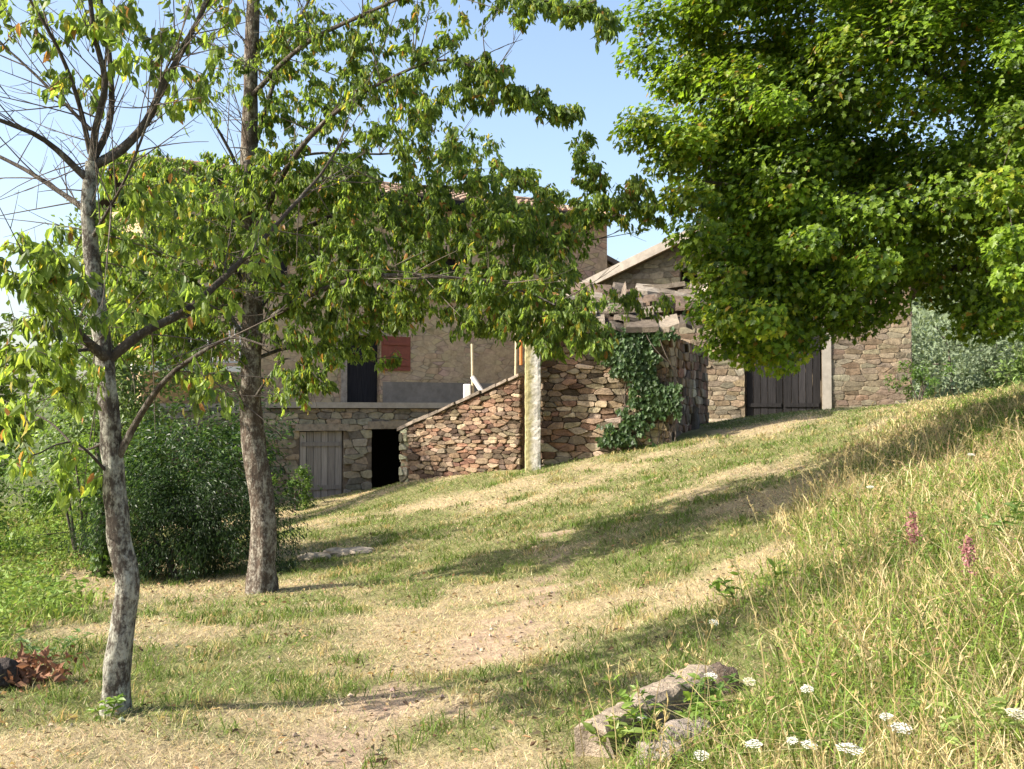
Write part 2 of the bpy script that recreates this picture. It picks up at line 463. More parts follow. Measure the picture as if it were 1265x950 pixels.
def build_lawn():
    x, y, d = polar(330000, 3.2, 27, R(33), 1.25)
    keep = (tallness(x, y) < RNG.random(len(x)) * .9) & (weediness(x, y) < RNG.random(len(x)) * .9 + .1) & (pathness(x, y) < RNG.random(len(x)) * 1.15)
    # nothing grows through walls and floors of the buildings
    keep &= ~((y > 19.9) & (x > -.2) & (x < 4) & (y - 20 < 8))
    x, y, d = x[keep], y[keep], d[keep]; n = len(x)
    g = greenness(x, y)
    isg = RNG.random(n) < (.08 + .58 * g)
    grn = shade((.155, .205, .055), n, .3); dry = shade((.50, .415, .25), n, .24)
    c = np.where(isg[:, None], grn, dry)
    h = RNG.uniform(.018, .048, n) * (1 + .5 * isg * g)
    wd = .0022 + .00085 * d * RNG.uniform(.7, 1.3, n)
    mb = MB(); blades(mb, x, y, h, wd, RNG.uniform(.3, 2.6, n), c)
    # tufts
    tx, ty, td = polar(1500, 3.3, 20, R(32), 1.2)
    k = (tallness(tx, ty) < .4) & (pathness(tx, ty) < .3) & (greenness(tx, ty) > .35); tx, ty, td = tx[k], ty[k], td[k]
    m = 26
    X = (tx[:, None] + RNG.normal(0, .045, (len(tx), m)) * (1 + td[:, None] * .05)).ravel(); Y = (ty[:, None] + RNG.normal(0, .045, (len(tx), m)) * (1 + td[:, None] * .05)).ravel()
    D = np.repeat(td, m); nn = len(X)
    tc = np.repeat(RNG.random(len(tx)) < .7, m)
    c = np.where(tc[:, None], shade((.12, .175, .035), nn, .25), shade((.38, .32, .15), nn, .2))
    blades(mb, X, Y, RNG.uniform(.05, .12, nn), .003 + .0007 * D, RNG.uniform(.2, 1.1, nn), c, 2)
    lx, ly, ld = polar(5200, 3.3, 18, R(32), 1.1); k = (tallness(lx, ly) < .5) & (vnoise(lx, ly, .7, 35) > .42); lx, ly, ld = lx[k], ly[k], ld[k]; n = len(lx)
    D = RNG.normal(0, 1, (n, 3)); D[:, 2] *= .25
    leaves(mb, np.stack([lx, ly, ground(lx, ly) + RNG.uniform(.015, .035, n)], 1), D, RNG.uniform(.02, .05, n) + .001 * ld, .5, np.where(RNG.random(n)[:, None] < .6, shade((.11, .075, .045), n), shade((.40, .27, .14), n)), LEAF_S, RNG.normal(0, .5, (n, 3)) + (0, 0, 1))
    tag(mb.build('lawn_grass', M['grass']), kind='stuff', label='short sun-dried lawn grass sloping up to the stone buildings')


SLAB = (hit(730, 938), hit(868, 856))


def slab_clear(x, y):
    a, b = SLAB[0][:2], SLAB[1][:2]; ab = b - a
    t = np.clip(((x - a[0]) * ab[0] + (y - a[1]) * ab[1]) / (ab @ ab), -.1, 1.1)
    d = np.hypot(x - a[0] - ab[0] * t, y - a[1] - ab[1] * t)
    return .18 + .82 * sstep(.18, .5, d)


def build_pebbles():
    x, y, d = polar(1500, 3.4, 14, R(30), 1.1); k = (tallness(x, y) < .3) & ((pathness(x, y) > .25) | (RNG.random(1500) < .12)); x, y = x[k], y[k]; n = len(x)
    oct_ = (np.array([(.5, 0, 0), (-.5, 0, 0), (0, .5, 0), (0, -.5, 0), (0, 0, .4), (0, 0, -.4)]), [np.array([(0, 2, 4), (2, 1, 4), (1, 3, 4), (3, 0, 4), (2, 0, 5), (1, 2, 5), (3, 1, 5), (0, 3, 5)])])
    mb = MB(); D = RNG.normal(0, 1, (n, 3)); D[:, 2] *= .2
    leaves(mb, np.stack([x, y, ground(x, y) + .008], 1), D, RNG.uniform(.012, .045, n), .8, shade((.40, .33, .26), n, .25), oct_, RNG.normal(0, .2, (n, 3)) + (0, 0, 1))
    tag(mb.build('pebbles', M['slab']), kind='stuff', label='pale pebbles scattered over the worn path')


def build_meadow():
    mb = MB()
    n0 = 150000
    x = np.concatenate([polar(n0, 2.6, 9, R(38), .9)[0], []]); d = None
    ds = (2.6 ** 1.1 + RNG.random(n0) * (24 ** 1.1 - 2.6 ** 1.1)) ** (1 / 1.1)
    t = RNG.uniform(R(-3), R(36), n0); x = ds * np.sin(t); y = ds * np.cos(t)
    tl = tallness(x, y)
    k = (tl > RNG.random(n0)) & ~((y > 25.2) & (x < 10.5)); x, y, d, tl = x[k], y[k], ds[k], tl[k]; n = len(x)
    g = .5 * vnoise(x, y, 1.3, 31) + .5 * vnoise(x, y, .4, 32)
    near = sstep(6.5, 4.2, y)
    isg = RNG.random(n) < np.clip(.20 + 1.6 * (g - .36) + .28 * near, .05, .94)
    c = np.where(isg[:, None], shade((.18, .245, .05), n, .28), shade((.50, .42, .23), n, .24))
    h = RNG.uniform(.04, .185, n) * (.55 + .8 * tl) * (1 + .7 * (RNG.random(n) < .08)) * slab_clear(x, y)
    h *= (1 - .45 * sstep(10, 16, d))
    wd = (.0028 + .00075 * d) * RNG.uniform(.6, 1.4, n)
    blades(mb, x, y, h, wd, RNG.uniform(.2, 1.9, n), c, 2)
    q = 60000; j = RNG.integers(0, n, q); P = np.stack([x[j] + RNG.normal(0, .03, q), y[j] + RNG.normal(0, .03, q), ground(x[j], y[j]) + h[j] * RNG.uniform(.15, .9, q)], 1)
    kk = vnoise(x[j], y[j], .5, 33) > .45; P = P[kk]; q = len(P); D = RNG.normal(0, 1, (q, 3)); D[:, 2] = RNG.uniform(-.2, .9, q)
    gg = RNG.random(q) < .72
    leaves(mb, P, D, RNG.uniform(.012, .045, q), .4, np.where(gg[:, None], shade((.15, .22, .045), q), shade((.38, .28, .15), q)), LEAF_S)
    tag(mb.build('meadow_grass', M['grass']), kind='stuff', label='tall half-dry meadow grass on the bank at the right')
    # stalks with seed heads
    mb = MB(); q = 650
    ds = (2.9 ** 1.1 + RNG.random(q) * (15 ** 1.1 - 2.9 ** 1.1)) ** (1 / 1.1); t = RNG.uniform(R(0), R(30), q); x = ds * np.sin(t); y = ds * np.cos(t)
    k = (tallness(x, y) > .6) & (slab_clear(x, y) > .7); x, y = x[k], y[k]; z = ground(x, y)
    for i in range(len(x)):
        h = RNG.uniform(.35, .75); ln = RNG.normal(0, .16, 2)
        s_ = np.linspace(0, 1, 6)
        p = np.stack([x[i] + ln[0] * s_ ** 2, y[i] + ln[1] * s_ ** 2, z[i] + h * s_ * (1 - .12 * s_)], 1)
        cc = np.array([.52, .43, .22]) * RNG.uniform(.7, 1.15)
        mb.tube(p, np.linspace(.0019, .0012, 6), 3, cc, cap=False)
        m = RNG.integers(7, 14); tt = RNG.uniform(.78, 1.0, m)
        P = np.stack([np.interp(tt, s_, p[:, a]) for a in range(3)], 1)
        dv = RNG.normal(0, .5, (m, 3)) + np.array([0, 0, .9]); dv /= np.linalg.norm(dv, axis=1)[:, None]
        leaves(mb, P, dv, RNG.uniform(.02, .038, m), .006, np.tile(cc * .95, (m, 1)), LEAF_S)
    tag(mb.build('seeding_stalks', M['grass']), kind='stuff', label='bleached seeding stalks rising out of the bank grass')
    # weeds down the slope on the left
    mb = MB(); q = 70000
    ds = (5.2 ** 1.0 + RNG.random(q) * (26 - 5.2)); t = RNG.uniform(R(-36), R(-14), q); x = ds * np.sin(t); y = ds * np.cos(t)
    wv = weediness(x, y); k = wv > RNG.random(q); x, y, d = x[k], y[k], ds[k]; n = len(x)
    g = vnoise(x, y, 1.1, 41)
    isg = RNG.random(n) < np.clip(.45 + .6 * g, 0, .95)
    c = np.where(isg[:, None], shade((.19, .27, .05), n, .28), shade((.42, .36, .18), n, .2))
    blades(mb, x, y, RNG.uniform(.06, .22, n) * (.5 + g), (.004 + .0009 * d) * RNG.uniform(.6, 1.5, n), RNG.uniform(.2, 1.6, n), c, 2)
    q = 26000; j = RNG.integers(0, n, q); P = np.stack([x[j] + RNG.normal(0, .06, q), y[j] + RNG.normal(0, .06, q), ground(x[j], y[j]) + RNG.uniform(.03, .28, q) * (.4 + g[j])], 1); D = RNG.normal(0, 1, (q, 3)); D[:, 2] *= .5
    leaves(mb, P, D, RNG.uniform(.025, .065, q) * (1 + .03 * d[j]), .5, shade((.17, .245, .05), q, .25), LEAF_S)
    tag(mb.build('green_weeds', M['grass']), kind='stuff', label='lush green weeds covering the hollow at the left edge')


# ------------------------------------------------------------------ leaves
# templates: (along, across, up) and faces
LEAF_S = (np.array([(0, 0, 0), (.42, -.5, .10), (.45, 0, -.03), (.42, .5, .10), (1, 0, -.08)], float), [np.array([(0, 2, 4, 1), (0, 3, 4, 2)])])
LEAF_L = (np.array([(0, 0, 0), (.22, -.40, .07), (.25, 0, 0), (.22, .40, .07), (.60, -.44, .05), (.62, 0, -.04), (.60, .44, .05), (1, 0, -.16)], float),
          [np.array([(2, 5, 4, 1), (3, 6, 5, 2)]), np.array([(0, 2, 1), (0, 3, 2), (5, 7, 4), (6, 7, 5)])])
_mo = [(0, .02), (-.02, .30), (.12, .46), (.24, .30), (.48, .56), (.56, .26), (.66, .24), (1, 0)]
_mv = _mo + [(a, -b) for a, b in _mo[-2::-1]]
LEAF_M = (np.array([(.32, 0, -.06)] + [(a, b, .10 * abs(b) - .10 * a * a) for a, b in _mv], float),
          [np.array([(0, i, i + 1) for i in range(1, len(_mv))] + [(0, len(_mv), 1)])])


def unit(v):
    return v / (np.linalg.norm(v, axis=-1, keepdims=True) + 1e-9)


def leaves(mb, P, D, L, wr, col, tpl, Nhint=None):
    """P points, D tip directions, L lengths, wr width ratio (or absolute width below .02)"""
    n = len(P); D = unit(D)
    if Nhint is None: Nhint = RNG.normal(0, 1, (n, 3))
    S = unit(np.cross(D, Nhint)); Nn = np.cross(S, D)
    tv, tf = tpl; k = len(tv)
    L = np.broadcast_to(L, (n,)); W = np.full(n, wr) if np.isscalar(wr) and wr < .02 else L * wr
    v = P[:, None, :] + tv[None, :, 0, None] * (D * L[:, None])[:, None, :] + tv[None, :, 1, None] * (S * W[:, None])[:, None, :] + tv[None, :, 2, None] * (Nn * L[:, None])[:, None, :]
    o = np.arange(n)[:, None, None] * k
    mb.add(v.reshape(-1, 3), [(o + f[None]).reshape(-1, f.shape[1]) for f in tf], np.repeat(col, k, 0))


def resample(pts, step):
    pts = np.asarray(pts, float)
    if len(pts) > 2:                                   # Catmull-Rom through the given points
        q = np.vstack([2 * pts[0] - pts[1], pts, 2 * pts[-1] - pts[-2]]); out = []
        for i in range(1, len(q) - 2):
            m = max(2, int(np.linalg.norm(q[i + 1] - q[i]) / step)); t = np.linspace(0, 1, m, endpoint=False)[:, None]
            out.append(.5 * (2 * q[i] + (q[i + 1] - q[i - 1]) * t + (2 * q[i - 1] - 5 * q[i] + 4 * q[i + 1] - q[i + 2]) * t ** 2 + (3 * q[i] - q[i - 1] - 3 * q[i + 1] + q[i + 2]) * t ** 3))
        return np.vstack(out + [pts[-1:]])
    m = max(2, int(np.linalg.norm(pts[1] - pts[0]) / step)); t = np.linspace(0, 1, m + 1)[:, None]
    return pts[0] * (1 - t) + pts[1] * t


class Tree:
    def __init__(s, name, label, base, bark, twig, leafmat, cat='tree'):
        s.root = thing(name, label, cat, base); s.bark = bark; s.twigm = twig; s.leafm = leafmat
        s.P = np.zeros((0, 3)); s.Rd = np.zeros(0); s.tw = MB(); s.lf = MB(); s.ends = []

    def limb(s, name, pts, r0, r1, n=12, step=.1, bump=.22, flare=0, wob=.0, power=1.0):
        p = resample(pts, step); m = len(p)
        if wob: p[1:] += np.cumsum(RNG.normal(0, wob, (m - 1, 3)), 0) * np.linspace(.2, 1, m - 1)[:, None] * .4
        t = np.linspace(0, 1, m); r = r0 + (r1 - r0) * t ** power
        if flare: r = r * (1 + flare * np.exp(-t * m * step / .16))
        mb = MB(); mb.tube(p, r, n, bump=bump); o = mb.build(name, M['limb'] if name == 'branch' else s.bark, s.root, smooth=True)
        s.P = np.vstack([s.P, p[2:]]); s.Rd = np.concatenate([s.Rd, r[2:]])
        return o

    def grow(s, T, rmax=.014, sag=.12, up=.0, rtip=.002, sides=4):
        """join target points to the nearest wood, nearest targets first, so branches fork"""
        dist = np.array([np.min(np.linalg.norm(s.P - t, axis=1)) for t in T])
        for i in np.argsort(dist):
            t = T[i]; dd = np.linalg.norm(s.P - t, axis=1) + .6 * np.maximum(0, s.P[:, 2] - t[2] - .15)
            k = int(np.argmin(dd)); a = s.P[k]; L = np.linalg.norm(t - a)
            if L < .05: continue
            m = max(6, int(L / .09)); u = np.linspace(0, 1, m)[:, None]
            mid = (a + t) / 2 + np.array([0, 0, sag * L]) + RNG.normal(0, .06 * L, 3)
            p = (1 - u) ** 2 * a + 2 * u * (1 - u) * mid + u ** 2 * t
            p[1:-1] += RNG.normal(0, .005 * min(L, 1.2), (m - 2, 3))
            r0 = min(s.Rd[k] * .75, .003 + rmax * L * .55, rmax)
            r = r0 + (rtip - r0) * u[:, 0]
            s.tw.tube(p, r, sides, cap=False)
            s.P = np.vstack([s.P, p[1:]]); s.Rd = np.concatenate([s.Rd, r[1:]])
            s.ends.append(p)

    def shoots(s, n, l0, l1, r=.0045, zmin=0.0, N0=None):
        """bare young shoots straight off the limbs, each with a few side twigs"""
        idx = np.where(s.P[:N0, 2] > zmin)[0]; ax = s.P[idx].mean(0)
        for k in RNG.choice(idx, n):
            a = s.P[k]; d = unit(unit((a - ax) * (1, 1, .3)) * .7 + np.array([0, 0, .45]) + RNG.normal(0, .55, 3)); L = RNG.uniform(l0, l1)
            u = np.linspace(0, 1, 7)[:, None]; p = a + d * L * u + np.array([0, 0, 1.0]) * RNG.normal(.0, .12) * L * u ** 2 + RNG.normal(0, .05, 3) * L * u ** 2
            s.tw.tube(p, np.linspace(r, r * .35, 7), 4, cap=False)
            for q in RNG.integers(2, 6, RNG.integers(1, 4)):
                e = unit(d + RNG.normal(0, .6, 3)); v = np.linspace(0, 1, 5)[:, None]
                s.tw.tube(p[q] + e * L * RNG.uniform(.2, .5) * v + np.array([0, 0, .05 * L]) * v ** 2, np.linspace(r * .55, r * .25, 5), 3, cap=False)

    def cherry_leaves(s, per, length, pal, droop=1.2, span=.55, spread=.05, skip=0.0):
        ps, ds, cs = [], [], []
        for p in s.ends:
            if RNG.random() < skip: continue
            seg = np.linalg.norm(np.diff(p, axis=0), axis=1).sum()
            n = int(per * RNG.uniform(.6, 1.4)); f0 = max(0, 1 - span / max(seg, .01))
            t = RNG.uniform(f0, 1.02, n) * (len(p) - 1); i = np.clip(t.astype(int), 0, len(p) - 2)
            q = p[i] + (p[i + 1] - p[i]) * (t - i)[:, None] + RNG.normal(0, spread, (n, 3))
            td = unit(p[-1] - p[-2])
            d = np.array([0, 0, -droop]) + td * .35 + RNG.normal(0, .42, (n, 3))
            tone = RNG.normal(1, .16)
            c = np.array([pal[j] for j in RNG.choice(len(pal), n, p=PALW[:len(pal)] / PALW[:len(pal)].sum())]) * tone * RNG.normal(1, .14, (n, 1))
            ps.append(q); ds.append(d); cs.append(np.clip(c, .01, .6))
        P = np.vstack(ps); n = len(P)
        leaves(s.lf, P, np.vstack(ds), RNG.uniform(.5, 1.2, n) * length, .42, np.vstack(cs), LEAF_L)

    def done(s):
        if s.tw.n: s.tw.build('twigs', s.twigm, s.root, smooth=True)
        if s.lf.n: s.lf.build('crown', s.leafm, s.root)
        return s.root


PALW = np.array([.42, .28, .24, .04, .02])
CHERRY_PAL = [(.125, .185, .036), (.175, .235, .042), (.075, .12, .032), (.30, .26, .035), (.25, .13, .04)]
CHERRY_PAL1 = [(.155, .22, .042), (.205, .27, .05), (.09, .14, .034), (.34, .29, .045), (.29, .14, .05)]


def blob_points(bl, scale=1.0):
    out = []
    for (px, py, d, rx, ry, rd, n) in bl:
        n = max(1, round(n * scale))
        u = RNG.normal(0, 1, (n, 3)); u = unit(u) * (RNG.random((n, 1)) ** .4)
        for a, b, c in u:
            out.append(at(px + a * rx * 1.36, py + b * ry * 1.36, d + c * rd * 1.25))
    return np.array(out)


def T1(*pts): return [at(*p) for p in pts]


def build_cherry_near():
    b = at(143, 886, 5.7); b[2] = ground(b[0], b[1]) - .08
    t = Tree('cherry_tree', 'slender lichen-spotted cherry tree leaning in the left foreground', b, M['bark1'], M['twig'], M['cherry'])
    d = 5.7
    t.limb('trunk', [b] + T1((143, 870, d), (145, 820, d), (152, 765, d), (158, 720, d), (148, 665, d), (141, 600, d), (137, 540, d), (133, 480, d), (127, 430, d), (119, 370, d), (113, 310, d), (110, 250, d), (114, 200, d)),
           .074, .036, 20, .05, .30, .32, power=.9)
    L = [
        ('branch', T1((135, 445, d), (100, 415, 5.5), (70, 378, 5.2), (45, 350, 5.0), (15, 340, 4.9)), .040, .012),
        ('branch', T1((133, 445, d), (175, 412, 5.75), (228, 385, 5.9), (275, 345, 6.05), (320, 300, 6.2), (385, 230, 6.4), (420, 180, 6.5)), .036, .010),
        ('branch', T1((143, 570, d), (175, 510, 5.65), (205, 468, 5.55), (240, 440, 5.5), (285, 415, 5.4), (330, 425, 5.3)), .030, .008),
        ('branch', T1((112, 225, d), (70, 185, 5.6), (40, 165, 5.5), (-10, 145, 5.4), (-60, 120, 5.3)), .026, .012),
        ('branch', T1((110, 262, d), (75, 238, 5.8), (40, 215, 5.9), (-10, 190, 6.0), (-70, 170, 6.1)), .022, .010),
        ('branch', T1((114, 205, d), (150, 185, 5.75), (182, 150, 5.8), (205, 100, 5.85), (230, 55, 5.9), (256, 5, 6.0), (285, -60, 6.1)), .036, .012),
        ('branch', T1((114, 205, d), (118, 160, 5.65), (130, 100, 5.6), (115, 30, 5.55), (108, -70, 5.5)), .030, .012),
        ('branch', T1((114, 200, d), (136, 150, 5.75), (137, 80, 5.8), (128, 10, 5.85), (122, -80, 5.9)), .026, .010),
        ('branch', T1((112, 190, d), (98, 130, 5.6), (80, 80, 5.5), (60, 40, 5.4), (30, -10, 5.3), (0, -60, 5.2)), .020, .008),
        ('branch', T1((110, 300, d), (150, 230, 5.5), (175, 170, 5.4), (205, 85, 5.35), (250, 20, 5.3)), .012, .005),
        ('branch', T1((112, 160, 5.6), (60, 110, 5.65), (0, 55, 5.7), (-50, 20, 5.7)), .014, .006),
        ('branch', T1((125, 430, d), (60, 440, 5.2), (20, 470, 4.9)), .014, .005),
        ('branch', T1((140, 590, d), (90, 545, 5.5), (50, 560, 5.4), (0, 575, 5.3)), .012, .004),
        ('branch', T1((140, 540, d), (100, 555, 5.9), (60, 520, 6.1), (20, 500, 6.3), (-30, 480, 6.4)), .011, .004),
    ]
    for nm, p, r0, r1 in L: t.limb(nm, p, r0 * .78, r1 * .6, 9, .06, .25, wob=.005)
    # bare twigs against the sky
    t.shoots(190, .25, .75, .0042, .2)
    tp = blob_points(scale=3.5, bl=[
        (50, 325, 4.9, 45, 42, .2, 14), (75, 380, 5.0, 55, 40, .2, 12), (45, 430, 4.9, 40, 35, .2, 8), (95, 470, 5.2, 35, 35, .3, 6),
        (190, 290, 5.9, 75, 50, .4, 8), (240, 260, 6.0, 65, 40, .4, 6), (210, 365, 5.8, 70, 30, .4, 6), (300, 320, 6.1, 50, 50, .4, 4),
        (160, 235, 5.8, 45, 25, .3, 9), (155, 330, 5.9, 40, 60, .4, 5), (20, 530, 5.3, 35, 40, .3, 5), (95, 590, 5.6, 30, 30, .3, 4),
        (60, 25, 5.5, 90, 30, .5, 11), (170, 40, 5.7, 60, 50, .5, 9), (230, 110, 5.9, 40, 50, .4, 5), (265, 30, 6.0, 40, 40, .4, 6), (95, 110, 5.6, 40, 30, .4, 4),
        (260, 480, 5.5, 35, 25, .3, 3),
        (60, -80, 5.5, 120, 70, .7, 9), (230, -80, 6.0, 90, 60, .6, 8), (-60, 60, 5.6, 60, 90, .5, 5)])
    t.grow(tp, .008, .12)
    t.cherry_leaves(12, .076, CHERRY_PAL1, 1.1, .34, .014)
    t.done()


def build_cherry_far():
    b = at(323, 732, 11); b[2] = ground(b[0], b[1]) - .1
    t = Tree('cherry_tree', 'stout wide-crowned cherry tree standing at the lawn edge beside the dark bush', b, M['bark2'], M['twig'], M['cherry'])
    d = 11
    t.limb('trunk', [b] + T1((323, 715, d), (326, 660, d), (321, 600, d), (313, 545, d), (309, 490, d), (311, 430, d), (312, 360, d), (309, 290, d), (306, 220, d), (309, 150, d), (310, 80, d), (313, 0, d), (318, -90, d), (322, -170, d)),
           .148, .05, 24, .09, .26, .30, power=.75)
    L = [
        ('branch', T1((312, 300, d), (350, 215, 10.6), (400, 150, 10.2), (470, 100, 9.9), (550, 70, 9.7), (620, 95, 9.6)), .05, .012),
        ('branch', T1((308, 200, d), (330, 130, 11.3), (352, 60, 11.6), (380, 0, 11.8), (410, -70, 12)), .045, .015),
        ('branch', T1((309, 330, d), (360, 290, 11.4), (430, 260, 11.8), (520, 230, 12), (600, 240, 12), (690, 300, 11.9), (740, 275, 11.8)), .055, .010),
        ('branch', T1((311, 410, d), (370, 370, 10.6), (440, 345, 10.3), (520, 340, 10.1), (610, 350, 10.0), (690, 380, 9.9)), .05, .010),
        ('branch', T1((310, 445, d), (360, 430, 11.3), (420, 432, 11.6), (470, 450, 11.9)), .03, .007),
        ('branch', T1((310, 380, d), (290, 330, 11.4), (240, 280, 11.8), (190, 230, 12)), .035, .009),
        ('branch', T1((310, 500, d), (335, 460, 10.7), (358, 440, 10.5), (400, 470, 10.3)), .024, .006),
        ('branch', T1((308, 240, d), (280, 180, 10.8), (250, 130, 10.6), (225, 90, 10.4)), .035, .010),
        ('branch', T1((310, 120, d), (370, 60, 10.4), (450, 20, 9.9), (540, -10, 9.5), (660, 0, 9.3), (730, 15, 9.2)), .04, .008),
        ('branch', T1((308, 270, d), (330, 215, 12), (380, 190, 12.6), (450, 190, 13), (540, 185, 13.2), (590, 195, 13.2)), .04, .008),
        ('branch', T1((311, 395, d), (350, 350, 12), (420, 330, 12.8), (520, 300, 13.3), (620, 310, 13.4)), .045, .009),
        ('branch', T1((310, 430, d), (272, 375, 11), (220, 335, 11.1), (150, 310, 11.2)), .035, .008),
        ('branch', T1((306, 510, d), (298, 495, 10.8), (285, 465, 10.6), (262, 450, 10.4)), .022, .007),
    ]
    for nm, p, r0, r1 in L: t.limb(nm, p, r0 * .72, r1 * .6, 9, .1, .25, wob=.010)
    t.shoots(170, .4, 1.05, .0065, .4)
    tp = blob_points(scale=4.0, bl=[
        # open upper crown
        (350, 40, 11.2, 45, 45, .8, 12), (420, 60, 10.6, 50, 50, .9, 14), (480, 60, 10.2, 50, 50, .8, 13), (470, 140, 10.6, 60, 45, 1, 18), (545, 105, 9.9, 50, 40, .6, 15),
        (605, 100, 9.7, 32, 30, .5, 11), (575, 195, 12.8, 40, 32, .6, 14), (440, 205, 11.5, 50, 25, 1, 15), (350, 150, 11, 35, 40, .6, 9), (330, 90, 10.9, 30, 40, .4, 7), (520, 175, 11.5, 40, 30, .9, 12), (270, 110, 10.6, 35, 40, .4, 5),
        (400, 120, 11, 45, 35, .9, 9), (560, 20, 9.7, 40, 25, .4, 4),
        # tails into the sky
        (655, 120, 9.6, 22, 14, .2, 6), (690, 142, 9.6, 22, 12, .2, 6), (640, 222, 12.6, 40, 15, .4, 11), (680, 240, 12.3, 20, 10, .3, 5),
        (650, 10, 9.4, 30, 16, .3, 6), (700, 12, 9.3, 45, 18, .3, 11), (745, 30, 9.2, 15, 15, .2, 5),
        (722, 195, 11.8, 17, 24, .3, 9), (745, 245, 11.8, 35, 25, .4, 15), (795, 250, 11.8, 40, 28, .4, 18), (715, 270, 11.8, 30, 25, .4, 10),
        # main body in front of the house
        (360, 270, 11.5, 45, 45, .9, 18), (420, 270, 11.5, 55, 40, 1.2, 26), (490, 260, 11.6, 60, 40, 1.3, 32), (560, 265, 11.8, 60, 40, 1.2, 34), (625, 280, 11.8, 50, 38, 1, 30), (680, 305, 11.5, 40, 35, .8, 20),
        (420, 330, 11, 55, 40, 1.2, 26), (490, 335, 11.3, 60, 42, 1.4, 34), (560, 345, 11.3, 60, 40, 1.4, 34), (625, 350, 11, 50, 40, 1.2, 30), (685, 355, 10.6, 40, 32, .8, 18),
        (360, 340, 11, 40, 40, .7, 14), (370, 400, 10.9, 45, 28, .7, 15), (440, 390, 11, 40, 24, .9, 12), (500, 385, 10.8, 45, 20, 1, 12), (600, 398, 10.6, 45, 20, .8, 14), (665, 400, 10.3, 35, 28, .6, 13),
        (715, 392, 10.0, 32, 20, .5, 9), (735, 420, 9.9, 26, 15, .3, 6), (690, 425, 10, 25, 14, .3, 5),
        (385, 450, 10.6, 35, 25, .4, 9), (365, 480, 10.4, 25, 20, .3, 5), (430, 430, 11.5, 25, 14, .4, 4), (485, 445, 11.9, 14, 8, .2, 2),
        (190, 285, 11, 65, 45, .7, 17), (240, 330, 11, 60, 45, .7, 17), (190, 375, 11, 55, 35, .5, 12), (300, 300, 10.8, 55, 55, .6, 15), (130, 330, 11.2, 45, 45, .5, 9), (160, 420, 11, 40, 25, .4, 8), (225, 425, 11.2, 50, 25, .5, 10), (150, 375, 11.3, 45, 30, .4, 8), (330, 205, 10.8, 60, 22, .6, 12), (440, 235, 10.9, 60, 25, .7, 12), (560, 225, 11.2, 60, 25, .7, 12), (270, 420, 11, 40, 24, .4, 8), (255, 240, 11.6, 60, 25, .6, 14), (165, 205, 10.2, 40, 20, .4, 7), (200, 240, 10, 50, 22, .4, 8), (280, 235, 10.4, 45, 20, .4, 8), (390, 210, 10.8, 50, 20, .5, 8), (640, 265, 11, 45, 20, .5, 9), (240, 205, 10.6, 40, 14, .3, 4), (385, 228, 11.4, 35, 22, .6, 9), (175, 215, 11.9, 28, 22, .4, 6), (250, 380, 11, 40, 30, .4, 7), (280, 270, 11.4, 40, 40, .7, 18), (220, 270, 11.8, 40, 40, .7, 12), (270, 340, 11.2, 35, 40, .5, 10), (265, 460, 10.6, 20, 14, .2, 3),
        (790, 375, 12.4, 40, 18, .4, 5),
        # above the picture
        (340, -80, 11, 120, 60, 1.6, 34), (500, -70, 10.2, 110, 50, 1.4, 24), (330, -190, 11, 100, 70, 1.4, 26)])
    t.grow(tp, .012, .12)
    t.cherry_leaves(23, .082, CHERRY_PAL, 1.1, .5, .022)
    t.done()


